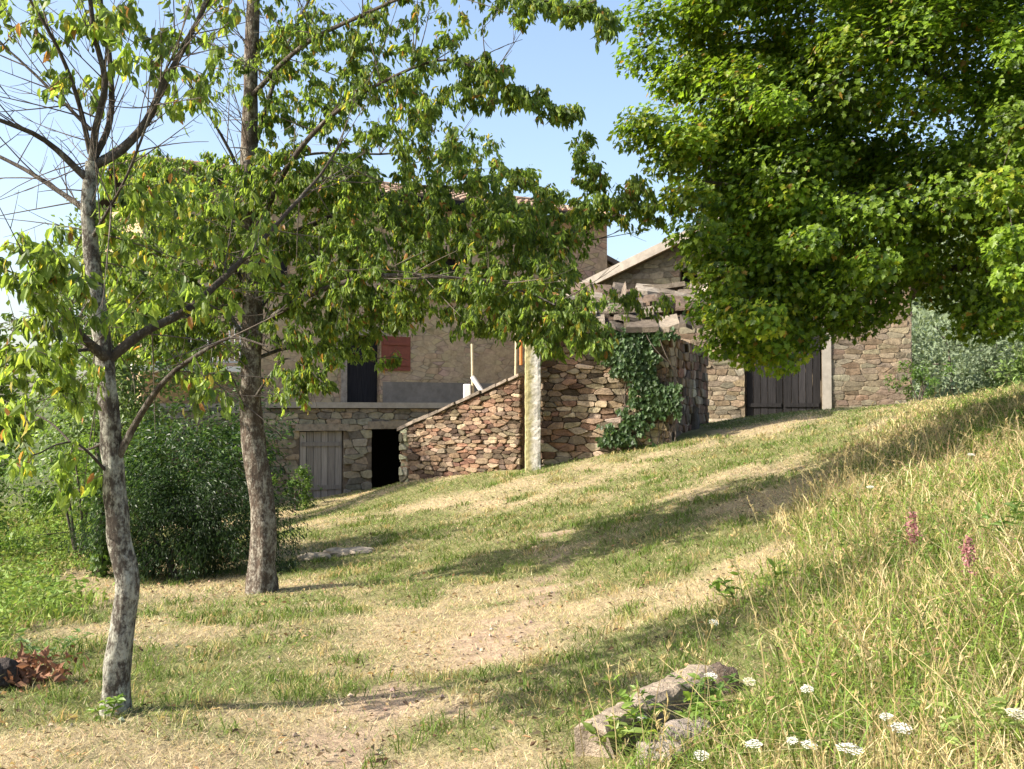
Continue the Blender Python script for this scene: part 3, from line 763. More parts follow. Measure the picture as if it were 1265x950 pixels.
def build_maple():
    bx, by = 6.35, 11.4; bz = float(ground(bx, by))
    t = Tree('maple_tree', 'big dense maple tree overhanging the lawn at the right', (bx, by, bz - .1), M['barkm'], M['twig'], M['maple'])
    b = np.array([bx, by, bz - .1])
    t.limb('trunk', [b, b + (0, 0, .5), b + (-.05, .05, 1.5), b + (-.2, .05, 2.6), b + (-.35, 0, 4.2), b + (-.3, 0, 6.2)], .24, .09, 22, .12, .25, .3)
    top = b + (-.2, .05, 2.6)
    L = [[b + (-.05, .05, 1.3), at(1200, 330, 12.5), at(1100, 360, 12.3), at(1000, 390, 12.1), at(930, 420, 12.0)],
         [top, at(1190, 210, 12.3), at(1060, 240, 11.9), at(950, 230, 11.5), at(850, 220, 11.3)],
         [top, at(1200, 120, 12.5), at(1080, 60, 12.5), at(960, 40, 12.5), at(830, 60, 12.3)],
         [b + (-.1, .05, 2.0), at(1180, 260, 12.3), at(1090, 230, 11.9), at(1010, 280, 11.7), at(960, 330, 11.5)],
         [b + (-.1, .05, 2.0), at(1290, 300, 12.1), at(1250, 330, 11.5), at(1220, 360, 11.7)],
         [b + (-.3, .0, 3.6), at(1250, -40, 12.6), at(1130, -90, 12.8), at(980, -120, 12.8)],
         [b + (-.2, .05, 2.4), at(1230, 180, 13.7), at(1130, 190, 14.5), at(1010, 160, 14.9)],
         [b + (-.1, .05, 2.3), b + (1.2, .2, 3.0), b + (2.6, .3, 3.6)], [b + (-.2, .05, 3.3), b + (.8, -.9, 4.4), b + (1.6, -1.9, 5.0)],
         [b + (-.2, .05, 3.3), b + (.6, 1.2, 4.4), b + (1.2, 2.4, 5.0)]]
    for p in L: t.limb('branch', p, .07, .014, 8, .12, .2, wob=.008)
    # clumps: the outline first, then the body
    C = []
    edge = [(900, 300, 10.5), (940, 320, 10.6), (980, 350, 10.7), (920, 360, 10.8), (960, 380, 11), (1000, 330, 11), (1020, 365, 11.2), (1060, 320, 11.2), (1085, 345, 11.3), (900, 270, 11), (870, 320, 10.6), (800, 20, 11), (795, 70, 11), (835, 100, 10.8), (792, 165, 10.6), (800, 150, 10.3), (825, 195, 10.4), (850, 170, 10.2), (852, 245, 10.2), (858, 290, 10.1), (885, 345, 10.2), (880, 380, 10.3),
            (893, 420, 10.4), (925, 430, 10.5), (960, 440, 10.6), (985, 415, 10.7), (1020, 395, 10.8), (1055, 395, 10.9), (1090, 375, 11), (1050, 345, 10.7), (1120, 320, 10.6), (1150, 345, 11),
            (1180, 365, 11), (1215, 375, 10.8), (1245, 395, 10.6), (1205, 400, 10.7), (1262, 345, 9), (1180, 250, 10.4), (1250, 300, 9), (1240, 230, 9.2), (1258, 150, 9.4), (1262, 60, 9.6), (960, 130, 10), (1040, 60, 10.1), (1075, 330, 10), (1000, 300, 9.9), (940, 395, 9.8), (905, 390, 9.9)]
    for px, py, d in edge: C.append((at(px, py, d + .6), 34 * d / FPX, 400))
    for k in range(34): C.append((at(RNG.uniform(900, 1150), RNG.uniform(170, 345), RNG.uniform(12.2, 13.8)), RNG.uniform(.35, .5), 340))
    n = 0
    poly_y = [-160, 0, 60, 120, 170, 220, 260, 320, 380, 430, 450]; poly_x = [840, 800, 815, 830, 810, 850, 860, 880, 895, 915, 950]
    poly_b = [(700, 100), (950, 440), (1000, 410), (1060, 380), (1110, 345), (1160, 345), (1270, 400), (1500, 400)]
    while n < 330:
        px = RNG.uniform(800, 1300); py = RNG.uniform(-150, 430)
        if px < np.interp(py, poly_y, poly_x) + 20 or py > np.interp(px, [a for a, _ in poly_b], [q for _, q in poly_b]) - 20: continue
        e = np.clip((px - np.interp(py, poly_y, poly_x)) / 250, 0, 1)
        d = 11.5 + RNG.uniform(-1, 1) * (.5 + 1.1 * e) + .8 * e
        C.append((at(px, py, d), RNG.uniform(.26, .48), 360)); n += 1
    for k in range(190):                                     # the half of the crown outside the frame
        u = unit(RNG.normal(0, 1, 3)); p = np.array([6.6, 11.4, 4.6]) + u * np.array([3.8, 3.8, 3.4]) * RNG.uniform(.55, 1)
        pxx = 632 + FPX * p[0] / max(p[1], 1)
        if p[2] < 1.3 or (pxx < 1290 and 510 - FPX * p[2] / p[1] > -60): continue
        C.append((p, RNG.uniform(.4, .65), 300))
    T = np.array([c[0] for c in C])
    t.grow(T, .022, .08, rtip=.004)
    ctr = np.array([5.6, 11.2, 3.2])
    pal = np.array([(.115, .185, .017), (.165, .245, .022), (.055, .10, .016), (.25, .285, .028), (.26, .16, .03)])
    for c, r, n in C:
        u = unit(RNG.normal(0, 1, (n, 3))) * (RNG.random((n, 1)) ** .45) * np.array([1.2, 1.2, .8])
        P = c + u * r
        out = unit(unit(c - ctr) * .8 + unit(u) * .8)
        N = unit(out * .7 + np.array([0, 0, .75]) + RNG.normal(0, .42, (n, 3)))
        D = unit(np.cross(np.cross(N, unit(out + np.array([0, 0, -.7]) + RNG.normal(0, .5, (n, 3)))), N))
        tone = RNG.normal(1, .15); sun_yel = RNG.random() < (.42 if c[0] < 2.4 else .14)  # leftmost clumps get more bright yellow leaves: sunlight put into the colour
        wgt = [.30, .32, .10, .255, .025] if sun_yel else [.42, .36, .19, .02, .01]
        col = pal[RNG.choice(5, n, p=wgt)] * tone * RNG.normal(1, .13, (n, 1))
        leaves(t.lf, P, D, RNG.uniform(.032, .082, n), .95, np.clip(col, .008, .5), LEAF_M, N)
        q = RNG.integers(0, n, 5)
        for k in q: t.tw.tube(np.array([c, (c + P[k]) / 2 + RNG.normal(0, .03, 3), P[k]]), [.005, .0035, .002], 3, cap=False)
    t.done()


def build_bush(name, label, c, r, nclump, per, length, pal, cat='bush', mat='bush', wr=.5, stem=True, lean=(0, 0), droop=.25, tmpl=LEAF_S):
    """a shrub: several stems from the ground, leaf clumps spread through an uneven dome"""
    c = np.array(c, float); r = np.array(r, float); gz = float(ground(c[0], c[1]))
    t = Tree(name, label, (c[0], c[1], gz - .05), M['twig'], M['twig'], M[mat], cat)
    for k in range(5):
        a = RNG.uniform(0, 2 * PI); e = np.array([math.cos(a) * r[0] * .4, math.sin(a) * r[1] * .4, c[2] - gz + r[2] * .2])
        b = np.array([c[0] + RNG.normal(0, .08) * r[0], c[1] + RNG.normal(0, .08) * r[1], gz - .05])
        t.limb('stem', [b, b + e * .5 + np.array([0, 0, .1]), b + e], .02 + .006 * r[2], .008, 6, .12, .2)
    C = []
    while len(C) < nclump:
        u = unit(RNG.normal(0, 1, 3)) * RNG.uniform(.45, 1.0) ** .5
        p = c + u * r * (1 + .30 * RNG.normal())
        if p[2] < float(ground(p[0], p[1])) + .03: continue
        C.append(p)
    t.grow(np.array(C), .010, .05, rtip=.003)
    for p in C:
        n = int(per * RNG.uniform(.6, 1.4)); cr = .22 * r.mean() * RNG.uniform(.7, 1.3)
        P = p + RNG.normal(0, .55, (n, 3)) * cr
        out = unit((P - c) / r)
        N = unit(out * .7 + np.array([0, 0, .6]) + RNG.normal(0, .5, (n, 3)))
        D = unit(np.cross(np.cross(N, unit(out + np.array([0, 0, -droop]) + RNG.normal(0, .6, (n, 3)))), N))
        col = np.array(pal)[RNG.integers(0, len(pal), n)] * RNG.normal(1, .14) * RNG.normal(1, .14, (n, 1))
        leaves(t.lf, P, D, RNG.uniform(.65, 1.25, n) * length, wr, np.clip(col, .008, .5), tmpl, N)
    return t.done()


# ------------------------------------------------------------------ masonry
STONES = np.array([(.235, .155, .108), (.275, .20, .145), (.19, .115, .082), (.31, .24, .175), (.14, .105, .082), (.225, .132, .095), (.35, .275, .205), (.105, .075, .058), (.26, .18, .125), (.20, .155, .11)])
GREYS = np.array([(.26, .22, .175), (.31, .26, .205), (.22, .19, .155), (.34, .28, .21), (.28, .21, .155)])
TANS = np.array([(.25, .195, .135), (.28, .215, .15), (.22, .165, .115), (.25, .205, .15), (.255, .18, .12), (.20, .155, .11)])


class Frame:
    def __init__(s, P0, U):
        s.P0 = np.array([P0[0], P0[1], 0.0]); u = np.array([U[0], U[1], 0.0]); s.U = u / np.linalg.norm(u)
        s.N = np.array([s.U[1], -s.U[0], 0.0])           # towards the viewer

    def __call__(s, v):
        v = np.asarray(v, float).reshape(-1, 3)            # (u, out, z)
        return s.P0 + v[:, :1] * s.U + v[:, 1:2] * s.N + v[:, 2:3] * np.array([0, 0, 1.0])


def clip(poly, n, c):
    """keep the part of a convex polygon where n.p <= c"""
    out = []; d = poly @ n - c; m = len(poly)
    for k in range(m):
        a, b = d[k], d[(k + 1) % m]
        if a <= 0: out.append(poly[k])
        if (a < 0 < b) or (b < 0 < a): out.append(poly[k] + (poly[(k + 1) % m] - poly[k]) * (a / (a - b)))
    return np.array(out) if len(out) > 2 else None


def masonry(mb, fr, u0, u1, zb, zt, pal, rows=(.09, .2), wid=(.16, .5), dep=.05, holes=(), tint=None, w0=0.0, jit=.16, gap=.012):
    """rubble: roughly coursed seeds, each stone the polygon nearest to its seed"""
    us = np.linspace(u0, u1, 25); zlo = min(zb(u) for u in us); zhi = max(zt(u) for u in us)
    S = []; z = zlo; SC = 2.7
    while z < zhi + .1:
        h = RNG.uniform(*rows); u = u0 - RNG.uniform(0, wid[1])
        while u < u1 + .2:
            wd = RNG.uniform(*wid)
            S.append((u + wd * .5 + RNG.normal(0, wd * .12), z + h * .5 + RNG.normal(0, h * jit * .55) + .06 * (vnoise(u, z, .7, 91) - .5))); u += wd
        z += h
    S = np.array(S); Q = S * np.array([1, SC])
    for k in range(len(S)):
        u, z = S[k]
        if not (u0 - .1 < u < u1 + .1 and zb(min(max(u, u0), u1)) - .1 < z < zt(min(max(u, u0), u1)) + .08): continue
        d2 = ((Q - Q[k]) ** 2).sum(1); nb = np.argsort(d2)[1:24]
        P = Q[k] + np.array([(-.45, -.45), (.45, -.45), (.45, .45), (-.45, .45)])
        for b in nb:
            v = Q[b] - Q[k]; L = np.linalg.norm(v)
            if L < 1e-6: continue
            n = v / L; P = clip(P, n, n @ Q[k] + L / 2 - gap * .5 * RNG.uniform(.5, 1.6))
            if P is None: break
        if P is None: continue
        P = P / np.array([1, SC])
        uc = min(max(u, u0 + .02), u1 - .02); sl = (zt(uc + .01) - zt(uc - .01)) / .02
        for n, c in (((-1, 0), -u0), ((1, 0), u1), ((-sl, 1), zt(uc) - sl * uc)):
            P = clip(P, np.array(n, float), c)
            if P is None: break
        if P is None: continue
        ok = True
        for (ha, hb, hlo, hhi) in holes:
            lo, hi = P.min(0), P.max(0)
            if hi[0] > ha and lo[0] < hb and hi[1] > hlo and lo[1] < hhi:
                c = P.mean(0)
                if ha < c[0] < hb and hlo < c[1] < hhi: ok = False; break
                pen = [(ha - c[0], (1, 0), ha), (c[0] - hb, (-1, 0), -hb), (hlo - c[1], (0, 1), hlo), (c[1] - hhi, (0, -1), -hhi)]
                _, n, cc = max(pen); P = clip(P, np.array(n, float), cc)
                if P is None: ok = False; break
        if not ok: continue
        e = np.roll(P, -1, 0) - P; el = np.linalg.norm(e, axis=1)
        if np.min(P.max(0) - P.min(0)) < .03: continue
        R_ = []
        for a in range(len(P)):                                     # take the corners off
            if el[a] < .012: continue
            f = min(.3, .022 / el[a]); R_ += [P[a] + e[a] * f, P[a] + e[a] * (1 - f)]
        if len(R_) < 4: continue
        q = np.array(R_) + RNG.normal(0, .003, (len(R_), 2)); m = len(q); c = q.mean(0)
        d1 = dep * RNG.uniform(.5, 1.4); inn = c + (q - c) * (1 - .013 / np.maximum(np.linalg.norm(q - c, axis=1), .03))[:, None]
        tl = RNG.normal(0, .06, 2)
        front = d1 + (inn - c) @ tl + RNG.normal(0, .003, m)
        v = np.concatenate([np.c_[q[:, 0], np.full(m, w0 - .02), q[:, 1]], np.c_[q[:, 0], w0 + np.maximum(front - .012, .004), q[:, 1]], np.c_[inn[:, 0], w0 + np.maximum(front, .008), inn[:, 1]]])
        a = np.arange(m); b = (a + 1) % m
        col = pal[RNG.integers(len(pal))] * RNG.normal(1, .22) * (1 + RNG.normal(0, .03, 3)) * np.array([.95, 1.02, 1.05])
        if tint is not None: col = col * tint(c[0], c[1])
        mb.add(fr(v), [np.stack([a, b, m + b, m + a], 1), np.stack([m + a, m + b, 2 * m + b, 2 * m + a], 1), (2 * m + a)[None]], np.clip(col, .02, .7))


def wall_plate(mb, fr, u0, u1, zb, zt, thick, holes=(), col=(.25, .2, .15), w0=0.0):
    """the solid wall behind the stones, cut round its openings; butted columns"""
    cuts = sorted({u0, u1} | {h[0] for h in holes if u0 < h[0] < u1} | {h[1] for h in holes if u0 < h[1] < u1})
    for a, b in zip(cuts[:-1], cuts[1:]):
        m = (a + b) / 2; segs = [(None, None)]
        hs = sorted([(h[2], h[3]) for h in holes if h[0] <= m <= h[1]])
        lo = None; spans = []
        for (hl, hh) in hs: spans.append((lo, hl)); lo = hh
        spans.append((lo, None))
        for (s0, s1) in spans:
            A0 = zb(a) if s0 is None else s0; B0 = zb(b) if s0 is None else s0
            A1 = zt(a) if s1 is None else s1; B1 = zt(b) if s1 is None else s1
            if A1 <= A0 and B1 <= B0: continue
            v = [(a, w0, A0), (b, w0, B0), (b, w0 - thick, B0), (a, w0 - thick, A0), (a, w0, A1), (b, w0, B1), (b, w0 - thick, B1), (a, w0 - thick, A1)]
            mb.add(fr(v), np.array([(0, 3, 2, 1), (4, 5, 6, 7), (0, 1, 5, 4), (1, 2, 6, 5), (2, 3, 7, 6), (3, 0, 4, 7)]), col)


def planks(mb, fr, u0, u1, z0, z1, w, n, th=.03, gap=.008, var=.18):
    e = np.linspace(u0, u1, n + 1) + np.concatenate([[0], RNG.normal(0, .01, n - 1), [0]])
    for a, b in zip(e[:-1], e[1:]):
        o = RNG.normal(0, .004)
        mb.box((a + gap, w - th + o, z0 + abs(RNG.normal(0, .012))), (b - gap, w + o, z1 - abs(RNG.normal(0, .006))), np.ones(3) * RNG.normal(1, var), fr)


def tile_roof(mb, P, E, S, ne, ns, per=.22, amp=.035):
    """canal tiles: P corner at the eave, E along the eave, S up the slope"""
    E = np.array(E, float); S = np.array(S, float); le = np.linalg.norm(E); ls = np.linalg.norm(S)
    Nn = unit(np.cross(E, S)); Nn = Nn if Nn[2] > 0 else -Nn
    rows = int(ls / .38); cols = int(le / per); k = 7
    for r in range(rows):
        s0, s1 = r / rows, (r + 1.12) / rows
        for c in range(cols):
            t = np.linspace(0, PI, k); cx = (c + .5 + RNG.normal(0, .03)) / cols
            off = -np.cos(t) * per * .5 / le
            hgt = np.sin(t) * amp * 2 + RNG.normal(0, .006)
            a = P + np.outer(cx + off, E) + s0 * S + np.outer(hgt + .025, Nn)
            b = P + np.outer(cx + off * .82, E) + min(s1, 1) * S + np.outer(hgt * .9 + .005, Nn)
            lo = P + np.outer(cx + off * .8, E) + s0 * S + np.outer(hgt * .72 + .012, Nn)
            v = np.vstack([a, b, lo]); i = np.arange(k - 1)
            f = np.concatenate([np.stack([i, i + 1, k + i + 1, k + i], 1), np.stack([i + 1, i, 2 * k + i, 2 * k + i + 1], 1)])
            if r == 0: mb.add(lo, np.arange(k)[None], (.20, .16, .13))
            base = np.array([(.30, .215, .16), (.36, .28, .215), (.25, .185, .145), (.31, .18, .125)])[RNG.integers(4)]
            mb.add(v, f, base * RNG.normal(1, .12))


# ------------------------------------------------------------------ buildings
def build_house():
    F0 = Frame((-8.1, 25.0), (8.75, 4.65))
    root = thing('farmhouse', 'old stone farmhouse in shade behind the cherry trees, with terrace and cellar doors', 'house', F0((4, 0, -2.2))[0])
    cellar = (3.12, 4.28, -2.6, -.45); arch = (5.04, 6.15, -2.6, -.42)
    g = lambda u: float(ground(*F0((u, 0, 0))[0][:2])) - .3
    mb = MB()
    wall_plate(mb, F0, -1.2, 9.6, g, lambda u: .12, .4, [cellar, arch], (.17, .14, .11))
    masonry(mb, F0, -1.2, 9.6, g, lambda u: .11, GREYS, (.10, .24), (.2, .6), .05, [cellar, arch])
    mb.build('terrace_wall', M['stone'], root)
    mb = MB(); mb.box((3.0, .0, -.455), (4.4, .075, -.28), (.30, .26, .21), F0); mb.build('lintel', M['stone'], root)
    mb = MB(); mb.box((4.92, .0, -.42), (6.3, .08, -.22), (.27, .23, .18), F0); mb.build('lintel', M['stone'], root)
    mb = MB(); planks(mb, F0, 3.14, 4.26, -2.2, -.47, -.05, 6); o = mb.build('cellar_door', M['grey_wood'], root); tag(o, 'weathered grey plank cellar door')
    for z in (-.85, -1.95): mb = MB(); mb.box((3.2, -.049, z), (4.2, -.02, z + .11), (.8, .8, .8), F0); mb.build('batten', M['grey_wood'], o)
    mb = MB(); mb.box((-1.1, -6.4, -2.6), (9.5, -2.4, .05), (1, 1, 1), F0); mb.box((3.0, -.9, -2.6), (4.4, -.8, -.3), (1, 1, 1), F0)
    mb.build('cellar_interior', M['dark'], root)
    # terrace floor slab, parapet edge
    mb = MB(); mb.box((2.25, -1.2, .125), (9.7, .14, .27), (1, 1, 1), F0); mb.build('terrace_slab', M['concrete'], root)
    mb = MB(); mb.box((-1.2, -1.2, .125), (2.24, .0, .22), (1, 1, 1), F0); mb.build('low_ledge', M['concrete'], root)
    # upper wall, 1.2 m back
    door = (4.77, 5.74, .27, 2.1); bal = (.35, 1.3, 1.13, 2.95)
    up1 = (7.3, 8.1, 3.3, 4.4); up2 = (2.4, 3.2, 3.4, 4.5)
    mb = MB(); wall_plate(mb, F0, -.5, 13.12, lambda u: .0, lambda u: 5.9, .5, [door, bal, up1, up2], w0=-1.2)
    mb.build('wall', M['plaster'], root)
    mb = MB()
    Ax = F0((13.12, -1.2, 0))[0]; Fs = Frame(Ax[:2], -F0.N[:2])
    wall_plate(mb, Fs, .5, 8.0, lambda u: -2.4, lambda u: 5.9 + (.25 * u if u < 4.0 else .25 * (8.0 - u)), .5)
    Bx = F0((-.5, -1.2 - 8, 0))[0]; Fl = Frame(Bx[:2], F0.N[:2]); wall_plate(mb, Fl, .0, 7.5, lambda u: -2.6, lambda u: 5.9, .5)
    wall_plate(mb, Frame(F0((13.12, -9.2, 0))[0][:2], -F0.U[:2]), .0, 13.6, lambda u: -2.6, lambda u: 5.9, .5)
    mb.build('side_wall', M['plaster'], root)
    mb = MB(); mb.box((5.8, -1.199, .27), (13.1, -1.17, .85), (1, 1, 1), F0); mb.build('plinth_band', M['band'], root)
    # terrace door, open red shutter
    mb = MB(); mb.box((4.77, -1.5, .272), (5.74, -1.46, 2.1), (1, 1, 1), F0); mb.build('door', M['dark_wood'], root)
    mb = MB(); mb.box((4.6, -1.199, 2.103), (5.92, -1.13, 2.33), (.36, .30, .23), F0); mb.build('lintel', M['stone'], root)
    mb = MB(); mb.box((4.60, -1.199, .28), (4.765, -1.14, 2.10), (.38, .32, .25), F0); mb.build('door_jamb', M['stone'], root)
    mb = MB(); mb.box((5.76, -1.199, 1.16), (6.6, -1.15, 2.1), (1, 1, 1), F0); s = mb.build('shutter', M['red_wood'], root); tag(s, 'faded red shutter folded back on the wall')
    for z in (1.3, 1.86): mb = MB(); mb.box((5.8, -1.149, z), (6.56, -1.12, z + .08), (1, 1, 1), F0); mb.build('batten', M['red_wood'], s)
    # balcony at the left
    mb = MB(); mb.box((-.9, -1.198, 1.0), (1.75, .1, 1.13), (1, 1, 1), F0); mb.build('balcony_slab', M['white'], root)
    mb = MB(); mb.box((-.9, -.0, 2.1), (1.75, .05, 2.15), (1, 1, 1), F0); mb.box((-.9, -.0, 1.22), (1.75, .05, 1.26), (1, 1, 1), F0); rl = mb.build('balcony_railing', M['steel'], root)
    mb = MB()
    for u in np.arange(-.86, 1.75, .13): mb.box((u, .012, 1.262), (u + .028, .038, 2.098), (1, 1, 1), F0)
    for u in (-.9, 1.71): mb.box((u, -.002, 1.132), (u + .05, .052, 2.098), (1, 1, 1), F0)
    mb.build('balusters', M['steel'], rl)
    mb = MB(); mb.box((.35, -1.5, 1.132), (1.3, -1.46, 2.95), (1, 1, 1), F0); mb.build('door', M['dark_wood'], root)
    mb = MB(); mb.box((-.15, -1.199, 1.15), (.33, -1.15, 2.9), (1, 1, 1), F0); tag(mb.build('shutter', M['blue_wood'], root), 'blue grey balcony shutter')
    for (a, b, z0, z1) in (up1, up2):
        mb = MB(); mb.box((a, -1.5, z0), (b, -1.46, z1), (1, 1, 1), F0); wn = mb.build('window', M['dark_wood'], root)
        mb = MB(); mb.box((a - .12, -1.199, z0 - .12), (b + .12, -1.06, z0 - .003), (.36, .31, .25), F0); mb.build('sill', M['stone'], wn)
    # roof
    sl = .27; e0 = F0((-.7, -.65, 5.92))[0]; E = F0.U * 14.3; S = -F0.N * 4.95 + np.array([0, 0, 4.95 * sl])
    mb = MB(); tile_roof(mb, e0, E, S, 60, 12)
    r0 = e0 + S; S2 = -F0.N * 4.95 - np.array([0, 0, 4.95 * sl])
    tile_roof(mb, r0 + S2, E, -S2, 60, 12)
    mb.tube([r0 + (0, 0, .02), r0 + E + (0, 0, .02)], .12, 10, (.40, .28, .2))
    rf = mb.build('roof', M['tile'], root)
    mb = MB()
    for q, sv in ((e0, S), (r0 + S2, -S2)):
        v = np.array([q, q + E, q + E + sv, q + sv]); lo = v - np.array([0, 0, .1])
        mb.add(np.vstack([v - (0, 0, .004), lo]), np.array([(0, 1, 2, 3), (7, 6, 5, 4), (0, 4, 5, 1), (1, 5, 6, 2), (2, 6, 7, 3), (3, 7, 4, 0)]), (.8, .8, .8))
    mb.build('roof_boards', M['dark_wood'], rf)
    mb = MB()
    for u in np.arange(-.5, 13.1, .55): mb.box((u, -1.19, 5.72), (u + .1, -.72, 5.80), (.8, .8, .8), F0)
    mb.build('rafter_ends', M['dark_wood'], rf)
    # low wing right of the house corner
    mb = MB(); Fw = Frame((2.6, 33.6), (1, .05))
    wall_plate(mb, Fw, .0, 3.0, lambda u: -1.5, lambda u: 5.05 - .55 * u, 2.5); mb.build('wing_wall', M['plaster'], root)
    mb = MB(); v = Fw([(-.05, .25, 5.12), (3.3, .25, 5.12 - .55 * 3.3), (3.3, -2.6, 5.12 - .55 * 3.3), (-.05, -2.6, 5.12)])
    mb.add(np.vstack([v, v + (0, 0, .16)]), np.array([(3, 2, 1, 0), (4, 5, 6, 7), (0, 1, 5, 4), (1, 2, 6, 5), (2, 3, 7, 6), (3, 0, 4, 7)]), (.23, .19, .16)); mb.build('wing_roof', M['tile'], root)


def build_barn():
    Fb = Frame((2.2, 28.2), (.965, -.262))
    root = thing('barn', 'stone barn with white gable verge and dark plank doors under the maple', 'barn', Fb((4, 0, -.3))[0])
    door = (3.95, 5.86, -.6, 2.25); win = (2.3, 2.75, 3.0, 3.75)
    g = lambda u: float(ground(*Fb((u, 0, 0))[0][:2])) - .25
    top = lambda u: 3.38 + .45 * (u if u < 4 else 8 - u)
    mb = MB(); wall_plate(mb, Fb, 0, 4.0, g, top, .45, [(3.95, 4.0, -.6, 2.25), win], (.24, .19, .135)); wall_plate(mb, Fb, 4.0, 8, g, top, .45, [(4.0, 5.86, -.6, 2.25)], (.24, .19, .135))
    masonry(mb, Fb, 0, 8, g, lambda u: top(u) - .03, TANS, (.07, .2), (.18, .6), .014, [door, win])
    mb.build('front_wall', M['stone'], root)
    mb = MB()
    Fr = Frame(Fb((8, 0, 0))[0][:2], -Fb.N[:2]); wall_plate(mb, Fr, .45, 7, lambda u: -1.2, lambda u: 3.3, .45, (), (.24, .19, .135))
    masonry(mb, Fr, .0, 7, lambda u: -.6, lambda u: 3.3, TANS, (.07, .2), (.18, .6), .014)
    Fl = Frame(Fb((0, -3.2, 0))[0][:2], Fb.N[:2]); wall_plate(mb, Fl, 0, 2.75, lambda u: -1.2, lambda u: 3.3, .45, (), (.24, .19, .135))
    wall_plate(mb, Frame(Fb((8, -7, 0))[0][:2], -Fb.U[:2]), 0, 7.5, lambda u: -1.2, lambda u: 4.2, .4, (), (.24, .19, .135))
    mb.build('side_wall', M['stone'], root)
    # door leaves, frame
    for a, b in ((3.98, 4.895), (4.905, 5.83)):
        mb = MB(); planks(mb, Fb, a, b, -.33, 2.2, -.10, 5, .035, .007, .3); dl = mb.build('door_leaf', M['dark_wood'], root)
        for z in (.15, 1.6): mb = MB(); mb.box((a + .04, -.099, z), (b - .04, -.072, z + .1), (.8, .8, .8), Fb); mb.build('batten', M['dark_wood'], dl)
    mb = MB(); mb.box((3.7, .003, 2.25), (6.1, .05, 2.5), (.5, .45, .4), Fb); mb.build('door_lintel', M['grey_wood'], root)
    mb = MB(); mb.box((5.87, -.0, -.5), (6.09, .06, 2.247), (1, 1, 1), Fb); tag(mb.build('door_post', M['concrete'], root), 'pale cement jamb right of the doors')
    mb = MB(); mb.box((2.3, -.44, 3.0), (2.75, -.40, 3.75), (.6, .6, .6), Fb); wn = mb.build('window', M['dark_wood'], root)
    mb = MB(); mb.box((2.18, .002, 2.9), (2.87, .07, 2.995), (.4, .34, .26), Fb); mb.build('sill', M['stone'], wn)
    # roof: two slopes with thick verge
    rz = lambda u: top(u) + .02
    for sgn in (0, 1):
        mb = MB()
        a, b = (-.45, 4.0) if sgn == 0 else (8.45, 4.0)
        za, zb_ = rz(0) - .45 * .45, rz(4)
        bk = -3.1 if sgn == 0 else -7.1
        v = Fb([(a, .3, za), (b, .3, zb_), (b, bk, zb_), (a, bk, za)])
        mb.add(np.vstack([v, v + (0, 0, .10)]), np.array([(3, 2, 1, 0), (4, 5, 6, 7), (0, 1, 5, 4), (1, 2, 6, 5), (2, 3, 7, 6), (3, 0, 4, 7)]), (.3, .22, .16))
        P = v[0] + (0, 0, .1); tile_roof(mb, P, v[3] - v[0], v[1] - v[0], 10, 10)
        rf = mb.build('roof', M['tile'], root)
        mb = MB(); v = Fb([(a, .42, za - .04), (b, .42, zb_ - .04), (b, .345, zb_ - .04), (a, .345, za - .04)])
        mb.add(np.vstack([v, v + (0, 0, .25)]), np.array([(3, 2, 1, 0), (4, 5, 6, 7), (0, 1, 5, 4), (1, 2, 6, 5), (2, 3, 7, 6), (3, 0, 4, 7)]), (1, 1, 1))
        mb.build('verge_board', M['verge'], rf)
    if True:                                     # rear half of the left slope, clear of the house corner
        mb = MB(); v = Fb([(2.0, -3.12, rz(2.0)), (4.0, -3.12, rz(4)), (4, -7.1, rz(4)), (2.0, -7.1, rz(2.0))])
        mb.add(np.vstack([v, v + (0, 0, .10)]), np.array([(3, 2, 1, 0), (4, 5, 6, 7), (0, 1, 5, 4), (1, 2, 6, 5), (2, 3, 7, 6), (3, 0, 4, 7)]), (.3, .22, .16)); mb.build('rear_roof', M['tile'], root)
    # threshold stone by the doors
    p = hit(895, 527); mb = MB(); q = Frame(Fb((2.9, .9, 0))[0][:2], Fb.U[:2]); gz = float(ground(p[0], p[1]))
    mb.box((.0, -.45, gz - .2), (1.35, .0, gz + .13), (.55, .47, .36), q); tag(mb.build('doorstep', M['slab']), 'long pale stone step lying left of the dark barn doors', 'step')


